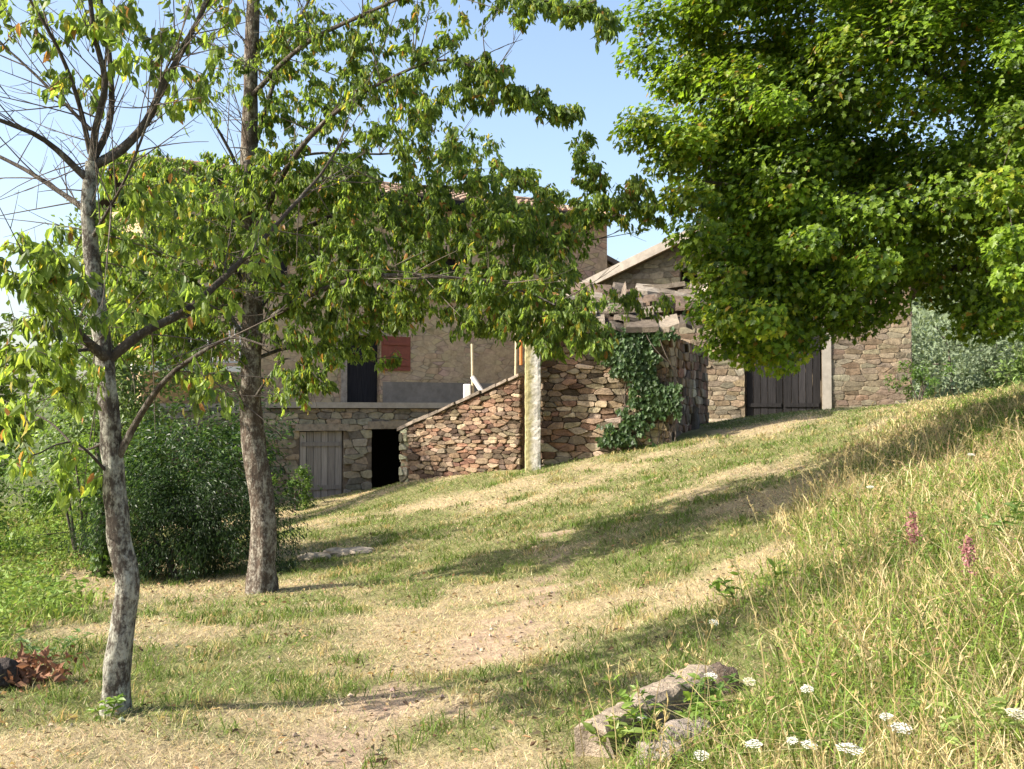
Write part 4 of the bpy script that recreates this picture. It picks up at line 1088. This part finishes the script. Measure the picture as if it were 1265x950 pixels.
def slabs(mb, fr, u0, u1, w_front, w_back, z0, z1, rows, pal, size=(.45, .95), over=.12):
    """stone roof slabs in overlapping rows, u along, w depth (negative is back)"""
    for r in range(rows):
        t0 = r / rows; t1 = (r + 1.5) / rows
        wf = w_front + (w_back - w_front) * t0; wb = w_front + (w_back - w_front) * min(t1, 1.1)
        zf = z0 + (z1 - z0) * t0 + .045 * (r % 2); zb = z0 + (z1 - z0) * min(t1, 1.1)
        u = u0 - over * RNG.uniform(.3, 1)
        while u < u1:
            w = RNG.uniform(*size); th = RNG.uniform(.04, .11); jz = RNG.normal(0, .05) - .10 * math.sin(PI * (u - u0) / (u1 - u0)) * t0; tl = RNG.normal(0, .045); a, b = u + .01, min(u + w, u1 + over)
            k = RNG.uniform(-.09, .09, 2)
            q = [(a, wf + k[0], zf + jz), (a + (b - a) * .5, wf + RNG.uniform(-.03, .1), zf + jz + RNG.normal(0, .008)), (b, wf + k[1], zf + jz + tl), (b - .04, wb, zb + jz + tl), (a + .04, wb, zb + jz)]
            q = np.array(q); hi = q + np.array([0, 0, th])
            hi[:, 0] = a + (b - a) / 2 + (hi[:, 0] - a - (b - a) / 2) * .97
            v = fr(np.vstack([q, hi]))
            mb.add(v, [np.array([(4, 3, 2, 1, 0), (5, 6, 7, 8, 9)]), np.array([(i, (i + 1) % 5, 5 + (i + 1) % 5, 5 + i) for i in range(5)])], pal[RNG.integers(len(pal))] * RNG.normal(1, .13))
            u += w * RNG.uniform(.85, 1.0)


def rough_box(mb, lo, hi, step, amp, col=(1, 1, 1)):
    """a squared block with worn, uneven faces and rounded arrises"""
    lo = np.array(lo, float); hi = np.array(hi, float); n = np.maximum(((hi - lo) / step).astype(int), 3); key = {}; V = []; F = []
    def vid(i, j, k):
        if (i, j, k) not in key:
            key[(i, j, k)] = len(V); g = np.array([i, j, k]) / n; p = lo + (hi - lo) * g; c = (lo + hi) / 2
            e = sum(1 for a, m in zip((i, j, k), n) if a in (0, m))
            q = vnoise(p[0] * 3 + p[2] * 2 + p[1], p[2] * 3 - p[1] * 2, .35, 17) - .5 + (vnoise(p[0] * 5 + p[1] * 4, p[2] * 5, .2, 18) - .5) * .7
            u = np.array([np.sign(p[0] - c[0]) * (i in (0, n[0])), np.sign(p[1] - c[1]) * (j in (0, n[1])), np.sign(p[2] - c[2]) * (k in (0, n[2]))], float)
            V.append(p + u * (amp * 1.6 * q - (amp * 1.1 if e > 1 else 0)))
        return key[(i, j, k)]
    for ax in range(3):
        b, c = [q for q in range(3) if q != ax]
        for side in (0, n[ax]):
            for i in range(n[b]):
                for j in range(n[c]):
                    def ix(x, y):
                        t = [0, 0, 0]; t[ax] = side; t[b] = x; t[c] = y; return vid(*t)
                    f = [ix(i, j), ix(i + 1, j), ix(i + 1, j + 1), ix(i, j + 1)]
                    F.append(f if (side > 0) == (ax != 1) else f[::-1])
    mb.add(np.array(V), np.array(F), col)


def build_hut():
    Fh = Frame((.42, 20.12), (1, -.13)); root = thing('stone_hut', 'low rubble stone hut roofed with loose rough slabs, ivy on its wall', 'hut', (1.6, 20.5, -.9))
    def tint(u, z):
        s = .85 + .3 * vnoise(u, z, .8, 51); return np.array([1.28, 1.22, 1.15]) * s
    g = lambda u: float(ground(*Fh((u, 0, 0))[0][:2])) - .2
    tp = lambda u: 1.58 - .06 * u + .14 * (float(vnoise(u, 0, .4, 55)) - .5)
    mb = MB(); wall_plate(mb, Fh, 0, 2.55, g, tp, .45, (), (.20, .14, .10))
    masonry(mb, Fh, 0, 2.55, g, tp, STONES, (.05, .17), (.10, .46), .08, (), tint, jit=.3, gap=.008)
    c = Fh((2.55, 0, 0))[0]
    Fs = Frame(c[:2], (1.25, 3.6)); g2 = lambda u: float(ground(*Fs((u, 0, 0))[0][:2])) - .3
    wall_plate(mb, Fs, .45, 4.6, g2, lambda u: 1.45, .45, (), (.20, .14, .10)); masonry(mb, Fs, 0, 4.6, g2, lambda u: 1.45, STONES, (.09, .22), (.15, .5), .06, (), tint)
    mb.build('wall', M['stone'], root)
    mb = MB(); wall_plate(mb, Frame((.36, 26), (.1, -6)), .0, 5.55, lambda u: -2.0, lambda u: 1.5, .4, (), (.22, .16, .12)); mb.build('rear_wall', M['stone'], root)
    mb = MB(); pal = np.array([(.17, .14, .112), (.23, .195, .155), (.11, .092, .075), (.31, .27, .22), (.15, .11, .082)])
    Fr = Frame((.55, 20.1), (1, -.13))
    slabs(mb, Fr, .25, 3.1, .28, -2.3, 1.56, 2.62, 7, pal, (.22, .72), over=.2)
    slabs(mb, Fr, .3, 3.2, -2.2, -4.4, 2.6, 2.3, 4, pal)
    slabs(mb, Fr, .9, 2.9, -.3, -1.3, 1.90, 2.3, 2, pal, (.3, .6))
    slabs(mb, Fr, .1, 1.5, -.9, -2.2, 2.12, 2.68, 3, pal, (.3, .55))
    mb.build('roof', M['slab'], root)
    # the squared cream block that caps the corner
    # pillar at the corner
    mb = MB(); P0 = np.array([.22, 19.72]); gz = float(ground(P0[0], P0[1]))
    prof = [(-.25, 1.0), (1.55, .97)]
    rough_box(mb, (.245, 19.66, gz - .2), (.535, 19.96, 1.33), .05, .008)
    pl = mb.build('corner_pillar', M['pillar']); tag(pl, 'tall whitewashed pillar stained yellow by lichen at the hut corner', 'pillar')
    mb = MB(); rough_box(mb, (.19, 19.60, 1.334), (.63, 19.99, 1.76), .05, .025, (.58, .50, .36)); mb.build('capstone', M['slab'], pl)


def build_ramp_wall():
    Fw = Frame((-2.28, 21.9), (2.42, -1.75)); L = 3.06
    root = thing('ramp_wall', 'rubble stone wall with sloping slab coping that climbs to the white pillar', 'wall', Fw((1.5, 0, -1.3))[0])
    g = lambda u: float(ground(*Fw((u, 0, 0))[0][:2])) - .2
    tp = lambda u: -.36 + .345 * u
    def tint(u, z): return np.array([1.05, .96, .90]) * (.85 + .3 * vnoise(u, z, .6, 61))
    mb = MB(); wall_plate(mb, Fw, 0, L, g, tp, .42, (), (.22, .155, .11))
    masonry(mb, Fw, 0, L, g, lambda u: tp(u) - .01, STONES, (.045, .13), (.08, .36), .08, (), tint, jit=.36, gap=.007)
    Fe = Frame(Fw((0, -.42, 0))[0][:2], Fw.N[:2]); masonry(mb, Fe, .0, .44, lambda u: g(0), lambda u: tp(0) - .02, np.array([(.44, .38, .26), (.5, .43, .31)]), (.14, .26), (.2, .44), .05)
    masonry(mb, Fw, 0.0, .22, g, lambda u: tp(u) - .02, np.array([(.40, .36, .23), (.46, .41, .28)]), (.12, .24), (.12, .22), .09)  # paler quoins; the sunlit end edge is partly put into their colour
    mb.build('wall', M['stone'], root)
    mb = MB(); u = -.06
    while u < L - .1:
        w = RNG.uniform(.25, .5); b = min(u + w, L); z0, z1 = tp(u) + .0, tp(b) + .0; th = RNG.uniform(.05, .075)
        q = np.array([(u + .01, .12 + RNG.normal(0, .02), z0), (b - .01, .12 + RNG.normal(0, .02), z1), (b - .01, -.48, z1), (u + .01, -.48, z0)]); q[:, 2] += .002
        v = Fw(np.vstack([q, q + (0, 0, th)])); mb.add(v, np.array([(3, 2, 1, 0), (4, 5, 6, 7), (0, 1, 5, 4), (1, 2, 6, 5), (2, 3, 7, 6), (3, 0, 4, 7)]), np.array([.23, .19, .155]) * RNG.normal(1, .2)); u = b
    mb.build('coping', M['slab'], root)
    # the pale bits that stand along the coping
    def stick(p0, p1, r, mat, name, label, cat, n=7):
        mb = MB(); mb.tube(resample([p0, p1], .15), r, n, bump=.08); tag(mb.build(name, M[mat], smooth=True), label, cat)
    def onwall(px):
        us = np.linspace(0, L, 400); P = Fw(np.stack([us, np.full(400, -.2), np.zeros(400)], 1)); k = int(np.argmin(abs(632.5 + FPX * P[:, 0] / P[:, 1] - px))); return Fw((us[k], -.2, tp(us[k]) + .02))[0]
    p = onwall(577); mb = MB(); mb.box((p[0] - .075, p[1] - .07, p[2] - .05), (p[0] + .075, p[1] + .07, p[2] + .38), (1, 1, 1)); o = mb.build('stub_post', M['white']); tag(o, 'short square white post standing on the sloping wall coping', 'post')
    bv = o.modifiers.new('bevel', 'BEVEL'); bv.width = .015
    p = onwall(598); stick(p + (0, 0, .02), p + (-.24, .06, .38), .05, 'white', 'broken_rail', 'slanting broken white rail end leaning above the wall coping', 'rail')
    p = onwall(583); stick(p + (.02, .1, -.3), p + (.0, .1, 1.15), .03, 'pole', 'wooden_pole', 'thin bleached pole upright behind the short white post', 'pole')
    p = onwall(637); stick(p + (.0, .1, -.3), p + (.02, .1, 1.15), .028, 'pole', 'wooden_pole', 'thin bleached pole upright just left of the tall white pillar', 'pole')
    p = np.array([.17, 19.82, .9]); stick(p, p + (0, 0, .92), .028, 'orange', 'rusty_pipe', 'short rusty orange pipe fixed beside the cream block on the pillar', 'pipe')


def ivy(name, label, fr, u0, u1, z0, z1, n, dens, pal):
    """ivy hugging a wall: runners and shingled leaves, uneven edge"""
    b = fr((((u0 + u1) / 2), .1, z0))[0]; root = thing(name, label, 'ivy', b)
    mb = MB(); us = RNG.uniform(u0, u1, n); zs = z0 + (z1 - z0) * RNG.random(n) ** .9
    q = (us - (u0 + .56 * (u1 - u0)) - .12 * np.sin(zs * 3.1)) / ((u1 - u0) / 2)
    k = .6 * vnoise(us, zs, .42, 71) + .28 * vnoise(us, zs, .14, 72) + .12 * RNG.random(n) > .30 + .38 * np.abs(q) ** 1.6 + .10 * (zs < z0 + .5); us, zs = us[k], zs[k]; n = len(us)
    P = fr(np.stack([us, .09 + .12 * RNG.random(n) + .12 * vnoise(us, zs, .35, 73), zs], 1))
    N = unit(fr.N + np.array([0, 0, .35]) + RNG.normal(0, .45, (n, 3))); D = unit(np.array([0, 0, -1.0]) + RNG.normal(0, .5, (n, 3)))
    col = np.array(pal)[RNG.integers(0, len(pal), n)] * RNG.normal(1, .2, (n, 1))
    leaves(mb, P, D, RNG.uniform(.055, .11, n), .85, np.clip(col, .01, .4), LEAF_M, N); mb.build('foliage', M['bush'], root)
    mb = MB()
    for k in range(14):
        u = RNG.uniform(u0, u1); zt = RNG.uniform(z0 + .6 * (z1 - z0), z1); m = 10
        uu = u + np.cumsum(RNG.normal(0, .05, m)); zz = np.linspace(z0 - .05, zt, m)
        mb.tube(fr(np.stack([uu, np.full(m, .10), zz], 1)), np.linspace(.012, .004, m), 5)
    for a, b_ in ((.6, 1.0), (.75, .95)):                        # hanging bare runners
        m = 12; t = np.linspace(0, 1, m); mb.tube(fr(np.stack([u0 + (u1 - u0) * (a + (b_ - a) * t ** 1.5), .22 + .1 * np.sin(t * 3), z1 - .1 - (.75 * t)], 1)), .007, 4, (1.8, 1.8, 1.6))
    mb.build('stems', M['twig'], root)


# ------------------------------------------------------------------ small plants and stones
def umbel(px, py, hgt, size, label, tilt=.0, tone=(.74, .73, .66), group=None):
    h = hit(px, py, hgt); g = float(ground(h[0], h[1])); b = np.array([h[0] + RNG.normal(0, .04), h[1] + RNG.normal(0, .03), g])
    root = thing('wildflower', label, 'flower', b, group)
    mb = MB(); st = resample([b - (0, 0, .02), (b + h) / 2 + RNG.normal(0, .012, 3), h - (0, 0, .04)], .05); mb.tube(st, np.linspace(.0032, .0018, len(st)), 5, (.16, .2, .06)); 
    n = 64; a = np.arange(n) * 2.39996; r = np.sqrt(np.arange(n) / n) * size * .5
    ax = unit(np.array([RNG.normal(0, .14), -.28 + RNG.normal(0, .1), 1.0])); e1 = unit(np.cross(ax, [0, 1, .2])); e2 = np.cross(ax, e1)
    C = h + np.outer(r * np.cos(a), e1) + np.outer(r * np.sin(a), e2) + np.outer(-(r / size) ** 2 * size * .35 + RNG.normal(0, .002, n), ax)
    for c in C[::5]: mb.tube(np.array([h - (0, 0, .045), c]), .0009, 3, (.2, .24, .08), cap=False)
    mb.build('stem', M['grass'], root)
    mb = MB()
    for c in C:
        m = 7; D = unit(np.outer(np.cos(np.arange(m) * 2 * PI / m), e1) + np.outer(np.sin(np.arange(m) * 2 * PI / m), e2) + ax * .35)
        leaves(mb, np.tile(c, (m, 1)), D, np.full(m, size * .075) * RNG.uniform(.6, 1.2), .7, np.tile(np.array(tone) * RNG.normal(1, .04), (m, 1)), LEAF_S, np.tile(ax, (m, 1)))
    mb.build('flower_head', M['flower'], root)


def spike(px, py, hgt, length, label):
    h = hit(px, py, hgt); g = float(ground(h[0], h[1])); b = np.array([h[0], h[1] - .02, g]); root = thing('wildflower', label, 'flower', b)
    mb = MB(); st = resample([b, (b + h) / 2 + RNG.normal(0, .015, 3), h], .06); mb.tube(st, np.linspace(.004, .0018, len(st)), 5, (.22, .2, .08))
    mb.build('stem', M['grass'], root)
    mb = MB(); n = 150; t = RNG.random(n); P = h + np.outer(-t * length, [0, 0, 1.0]) + RNG.normal(0, .016, (n, 3)) * (.5 + t[:, None])
    leaves(mb, P, RNG.normal(0, 1, (n, 3)) + (0, 0, .5), RNG.uniform(.012, .024, n), .7, np.array([.36, .17, .17]) * RNG.normal(1, .22, (n, 1)), LEAF_S)
    mb.build('flower_head', M['flower'], root)


def weed(px, py, n, length, label, r=.14, h=.3, pal=((.13, .21, .04), (.17, .25, .05)), wr=.42, name='broadleaf_weed'):
    c = hit(px, py); root = thing(name, label, 'plant', c); mb = MB(); ms = MB()
    for k in range(max(3, n // 9)):
        a = RNG.uniform(0, 2 * PI); q = RNG.random() ** .5 * r; b = c + np.array([math.cos(a) * q * .5, math.sin(a) * q * .5, 0]); b[2] = float(ground(b[0], b[1])) - .01
        t = b + np.array([math.cos(a) * q, math.sin(a) * q, h * RNG.uniform(.6, 1.1)]); p = resample([b, (b + t) / 2 + (0, 0, .03), t], .04); ms.tube(p, np.linspace(.004, .0015, len(p)), 4, (.15, .19, .06))
        m = 11; tt = RNG.uniform(.2, 1, m); P = np.stack([np.interp(tt, np.linspace(0, 1, len(p)), p[:, i]) for i in range(3)], 1)
        D = RNG.normal(0, 1, (m, 3)); D[:, 2] = RNG.uniform(-.1, .7, m)
        leaves(mb, P, D, RNG.uniform(.6, 1.2, m) * length, wr, np.array(pal)[RNG.integers(0, len(pal), m)] * RNG.normal(1, .15, (m, 1)), LEAF_L, np.tile([0, 0, 1.0], (m, 1)) + RNG.normal(0, .4, (m, 3)))
    ms.build('stem', M['grass'], root); mb.build('foliage', M['bush'], root)


def rock(name, label, c, r, col, seed=1, cat='rock', mat='slab', rot=0):
    u = np.linspace(0, 2 * PI, 22, endpoint=False); v = np.linspace(-PI / 2, PI / 2, 13); U, V = np.meshgrid(u, v)
    p = np.stack([np.cos(U) * np.cos(V), np.sin(U) * np.cos(V), np.sin(V)], -1); p = np.sign(p) * np.abs(p) ** .65
    q = .8 + .45 * vnoise(p[..., 0] * 2 + p[..., 2], p[..., 1] * 2 - p[..., 2], .9, seed); p = p * q[..., None] * np.array(r)
    ca, sa = math.cos(rot), math.sin(rot); p = np.stack([p[..., 0] * ca - p[..., 1] * sa, p[..., 0] * sa + p[..., 1] * ca, p[..., 2]], -1) + np.array(c)
    i = np.arange(12)[:, None] * 22; j = np.arange(22)[None]; k = (j + 1) % 22
    mb = MB(); mb.add(p.reshape(-1, 3), np.stack([i + j, i + k, i + 22 + k, i + 22 + j], -1).reshape(-1, 4), col); tag(mb.build(name, M[mat]), label, cat)


def build_slab():
    A, B = SLAB; A = A.copy(); tA = A + (0, 0, .14); tB = B + (0, 0, .125)
    # long trough-like stone: bright upper edge, weathered front, broken far end
    root = thing('stone_trough', 'long weathered stone block half sunk among weeds in the right foreground', 'stone block', A)
    ax = tB - tA; L = np.linalg.norm(ax); ax = ax / L; side = unit(np.cross(ax, [0, 0, 1.0])); upv = np.cross(side, ax)
    n = 26; m = [(-.06, -.004), (-.02, .006), (.05, .010), (.072, -.012), (.082, -.12), (.09, -.40), (-.09, -.40), (-.08, -.03)]
    mb = MB(); V = []
    for i in range(n):
        t = i / (n - 1); k = .95 + .35 * vnoise(t * L, 0, .25, 81); top = (vnoise(t * L, 3, .3, 82) - .5) * .03
        for (a, b) in m: V.append(tA + ax * L * t + side * (a * k + .004 * RNG.normal()) + upv * (b + top + .004 * RNG.normal()) + ax * (.05 * (RNG.random() - .3) if i in (0, n - 1) else 0))
    q = len(m); V = np.array(V); i = np.arange(n - 1)[:, None] * q; j = np.arange(q)[None]; k = (j + 1) % q
    mb.add(V, [np.stack([i + j, i + k, i + q + k, i + q + j], -1).reshape(-1, 4), np.arange(q)[None], (np.arange(q)[::-1] + (n - 1) * q)[None]], (.30, .245, .19))
    mb.build('block', M['slab'], root)
    # bracket-like broken lump at the far end
    p = tB + ax * .02 + side * .11 - upv * .03; rock('broken_stone', 'dark broken stone lump at the upper end of the long block', p - (0, 0, .06), (.07, .06, .11), (.13, .10, .08), 5)
    p = hit(850, 912, .03); rock('rounded_rock', 'small greyish rock among weeds below the long stone block', p, (.11, .08, .07), (.24, .205, .18), 7)
    p = hit(815, 938, .03); rock('rounded_rock', 'pale rock at the bottom edge of the picture under the weeds', p, (.10, .07, .06), (.30, .255, .21), 9)


def build_small():
    build_slab()
    U = [(997, 850, .25, .05, 'small white flower alone right of the stone block'), (793, 886, .12, .045, 'small white flower in front of the stone block face'), (931, 918, .2, .062, 'white flower head between the block and the row at the bottom edge'),
         (979, 914, .22, .04, 'smallest white flower of the row near the bottom edge'), (1000, 919, .22, .055, 'white flower next to the smallest one near the bottom edge'), (1050, 923, .25, .085, 'largest white flower umbel at the bottom edge of the bank'),
         (1095, 884, .28, .045, 'thin white flower just above a broader pale one at lower right'), (1113, 898, .26, .075, 'broad pale flower just below a thin white one at lower right'), (866, 932, .12, .06, 'white flower low beside the greyish rock'),
         (882, 768, .25, .055, 'white flower standing highest, above the stone block end'), (878, 834, .2, .06, 'white flower touching the dark upper end of the block'), (926, 841, .2, .055, 'faint cream flower right of the block end'),
         (1257, 880, .3, .07, 'cream flower head at the right edge of the picture'), (1200, 561, .35, .06, 'far white flower on the shaded crest'), (1075, 601, .35, .06, 'far white flower beside the tree shadow on the bank')]
    for px, py, h, s, l in U: umbel(px, py, h, s, l, tone=(.72, .66, .5) if 'cream' in l else (.74, .73, .66))
    spike(1128, 633, .5, .16, 'tall dusty pink flower spike on the bank')
    spike(1197, 668, .45, .13, 'wide dusty pink flower spike nearer the right edge');
    weed(925, 742, 60, .085, 'bright green broad-leaved plant on the mid bank', .22, .28)
    weed(830, 905, 90, .075, 'lush green plant growing against the stone block', .20, .24); weed(775, 935, 60, .07, 'yellow green plant at the near end of the stone block', .16, .2, ((.20, .25, .05), (.16, .22, .05)))
    weed(868, 870, 50, .06, 'dark green plant under the broken end of the block', .12, .16, ((.07, .13, .03), (.09, .16, .03)))
    weed(985, 935, 80, .08, 'grassy green plant between white flowers at the bottom edge', .2, .2, wr=.12); weed(1215, 930, 70, .08, 'fern-like pale green plant in the bottom right corner', .22, .26, ((.2, .28, .07), (.24, .3, .09)), wr=.3)
    weed(1245, 680, 50, .08, 'dark green leafy plant at the right edge of the bank', .2, .3, ((.09, .15, .035), (.11, .18, .04)))
    weed(130, 890, 36, .06, 'little green sprouts round the foot of the near cherry trunk', .14, .12)
    # left edge: heap of brown leaves with a green plant
    c = hit(25, 846); root = thing('leaf_heap', 'small heap of dry russet leaves at the left edge', 'leaf heap', c)
    mb = MB(); n = 420; P = c + RNG.normal(0, 1, (n, 3)) * np.array([.14, .12, .05]) + (0, 0, .07); leaves(mb, P, RNG.normal(0, 1, (n, 3)), RNG.uniform(.04, .09, n), .5, np.array([.22, .115, .07]) * RNG.normal(1, .25, (n, 1)), LEAF_S); mb.build('leaves', M['dead'], root)
    weed(60, 812, 70, .07, 'green plant behind the heap of russet leaves', .25, .2, ((.13, .2, .06), (.11, .18, .06)))
    p = hit(-5, 850); rock('dark_hole_lump', 'near-black lump standing in for a dark hole beside the russet leaf heap at the left edge', p + (0, 0, .08), (.12, .10, .09), (.07, .06, .055), 3)  # near-black lump added where there is only a dark hole
    # stones of the lawn edge near the bush
    p = hit(432, 684); rock('flat_stone', 'flat pale stone sunk in the lawn right of the stout cherry', p, (.33, .2, .075), (.44, .37, .29), 12)
    p = hit(388, 690); rock('flat_stone', 'little stone in the lawn edge beside the stout cherry', p, (.22, .16, .07), (.40, .34, .26), 14)
    # stump near the hut corner
    p = hit(857, 530); gz = float(ground(p[0], p[1])); mb = MB(); mb.tube([p + (0, 0, -.1), p + (.02, 0, .16), p + (-.01, 0, .34), p + (.06, 0, .46)], [.13, .11, .10, .07], 10, (.6, .5, .4), bump=.5); tag(mb.build('tree_stump', M['twig']), 'short dark stump at the right corner of the stone hut', 'stump')


def build_background():
    def far_tree(name, label, x, y, h, w, pal, leaf=.22, per=120, ncl=34, mat='far'):
        g = float(ground(x, y)); t = Tree(name, label, (x, y, g - .1), M['barkm'], M['twig'], M[mat]); b = np.array([x, y, g - .1])
        t.limb('trunk', [b, b + (.1, 0, h * .3), b + (.0, .1, h * .7)], .04 * h * .6, .03, 8, .3, .2)
        c = b + (0, 0, h * .58); r = np.array([w, w, h * .45]); C = []
        while len(C) < ncl:
            u = unit(RNG.normal(0, 1, 3)) * RNG.uniform(.3, 1) ** .5; C.append(c + u * r)
        t.grow(np.array(C), .04, .05, rtip=.008)
        for p in C:
            n = per; P = p + RNG.normal(0, .5, (n, 3)) * .34 * w; out = unit(P - c); N = unit(out * .6 + (0, 0, .6) + RNG.normal(0, .5, (n, 3)))
            col = np.array(pal)[RNG.integers(0, len(pal), n)] * RNG.normal(1, .14) * RNG.normal(1, .12, (n, 1)); leaves(t.lf, P, out + RNG.normal(0, .7, (n, 3)), RNG.uniform(.7, 1.2, n) * leaf, .6, np.clip(col, .01, .5), LEAF_S, N)
        t.done()
    green = [(.085, .14, .03), (.11, .17, .035), (.07, .12, .03)]; pale = [(.13, .19, .06), (.16, .22, .07), (.11, .16, .05)]; haze_green = [(.17, .21, .13), (.20, .24, .16), (.145, .185, .11)]  # the last palette has distance haze put into its leaf colour
    far_tree('garden_tree', 'bushy green tree rising behind the twigs at the left edge', -13.2, 24.5, 4.6, 2.0, green)
    far_tree('garden_tree', 'pale green tree left of the farmhouse corner', -7.75, 20.8, 6.3, 1.35, pale, .12, 190, 95, 'bush')
    far_tree('garden_tree', 'low round tree at far left beyond the weeds', -11.2, 18.0, 3.0, 1.4, green, .16)
    far_tree('garden_tree', 'blue green tree seen below the maple at the right', 15.0, 36, 6.8, 2.4, haze_green, .2, 150, 40)
    far_tree('garden_tree', 'misty grey green tree farther right below the maple', 20.5, 44, 8.0, 3.0, haze_green, .24, 150, 40)
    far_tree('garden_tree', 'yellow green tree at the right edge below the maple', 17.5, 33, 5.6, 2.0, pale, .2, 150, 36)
    # the far wooded hillside, one mass
    mb = MB(); n = 900; x = RNG.uniform(10, 230, n); y = RNG.uniform(70, 260, n); z = ground(x, y); P = []; Cc = []
    for i in range(n):
        h = RNG.uniform(4, 8); m = 60; u = unit(RNG.normal(0, 1, (m, 3))) * np.array([h * .45, h * .45, h * .5]); P.append(np.array([x[i], y[i], z[i] + h * .5]) + u)
        Cc.append(np.tile(np.array(haze_green[i % 3]) * RNG.normal(1, .15), (m, 1)))
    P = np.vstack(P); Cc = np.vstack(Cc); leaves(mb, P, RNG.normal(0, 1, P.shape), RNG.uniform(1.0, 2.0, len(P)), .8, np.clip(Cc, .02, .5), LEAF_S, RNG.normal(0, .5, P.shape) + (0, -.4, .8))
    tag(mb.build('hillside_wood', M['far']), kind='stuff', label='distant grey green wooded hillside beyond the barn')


def build_shrubs():
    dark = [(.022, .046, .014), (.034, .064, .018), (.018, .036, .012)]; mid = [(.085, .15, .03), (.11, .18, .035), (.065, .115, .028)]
    # the big bush: shade on its lower half is put into near-black leaf colours
    build_bush('laurel_bush', 'big dense bush with bright top over shade-coloured low leaves between the cherry trunks', (-4.15, 14.3, -.75), (1.0, .9, 1.1), 110, 110, .075, [(.022, .048, .014), (.032, .066, .018), (.07, .125, .026)], wr=.45)
    build_bush('shade_tinted_bush', 'trailing bush low over the bank edge, shade painted into its leaves', (-4.1, 13.15, -1.5), (1.15, .5, .75), 150, 150, .06, dark, wr=.3, droop=1.4)
    build_bush('ivy_bush', 'small ivy clump left of the grey cellar door', (-4.95, 24.2, -1.75), (.45, .4, .55), 16, 70, .085, mid)
    build_bush('bramble_bush', 'bright bramble bush behind the near cherry trunk', (-5.9, 14.5, -.75), (.9, .9, .95), 45, 70, .085, [(.12, .19, .04), (.15, .22, .045), (.10, .16, .035)])
    build_bush('bramble_bush', 'dark green bush at the left edge under the bare twigs', (-7.6, 14.5, -1.35), (.9, .8, .85), 42, 80, .085, mid)
    # ivy-clad thin trunk just behind the near cherry
    b = hit(124, 712); b[2] = float(ground(b[0], b[1])) - .05
    t = Tree('ivied_trunk', 'thin dark ivy-clad trunk directly behind the near cherry', b, M['barkm'], M['twig'], M['bush'])
    t.limb('trunk', [b, b + (-.02, 0, .5), b + (.0, 0, 1.0), b + (-.06, 0, 1.7)], .06, .03, 10, .1, .3)
    n = 900; z = RNG.random(n) * 1.7; a = RNG.uniform(0, 2 * PI, n); q = .07 + .06 * RNG.random(n); P = b + np.stack([np.cos(a) * q, np.sin(a) * q, z], 1); N = unit(np.stack([np.cos(a), np.sin(a), .5 + 0 * a], 1) + RNG.normal(0, .3, (n, 3)))
    leaves(t.lf, P, np.tile([0, 0, -1.0], (n, 1)) + RNG.normal(0, .5, (n, 3)), RNG.uniform(.04, .075, n), .85, np.array(mid)[RNG.integers(0, 3, n)], LEAF_M, N); t.done()
    Fh = Frame((.42, 20.12), (1, -.13))
    ivy('wall_ivy', 'dark ivy curtain hanging down the right end of the stone hut wall', Fh, 1.2, 2.75, -.6, 1.6, 7000, .60, [(.045, .085, .03), (.06, .105, .035), (.08, .13, .05)])
    build_bush('fern_clump', 'green clump growing at the right end of the barn wall', (9.6, 25.0, .75), (.7, .4, .6), 14, 60, .09, mid)
    build_bush('roof_creeper', 'leafy creeper sprawling over the hut roof slabs', (1.75, 20.5, 1.98), (1.05, .5, .22), 16, 40, .075, mid)


build_lawn(); build_pebbles(); build_meadow()
build_house(); build_barn(); build_hut(); build_ramp_wall()
build_background(); build_shrubs(); build_small()
build_cherry_near(); build_cherry_far(); build_maple()
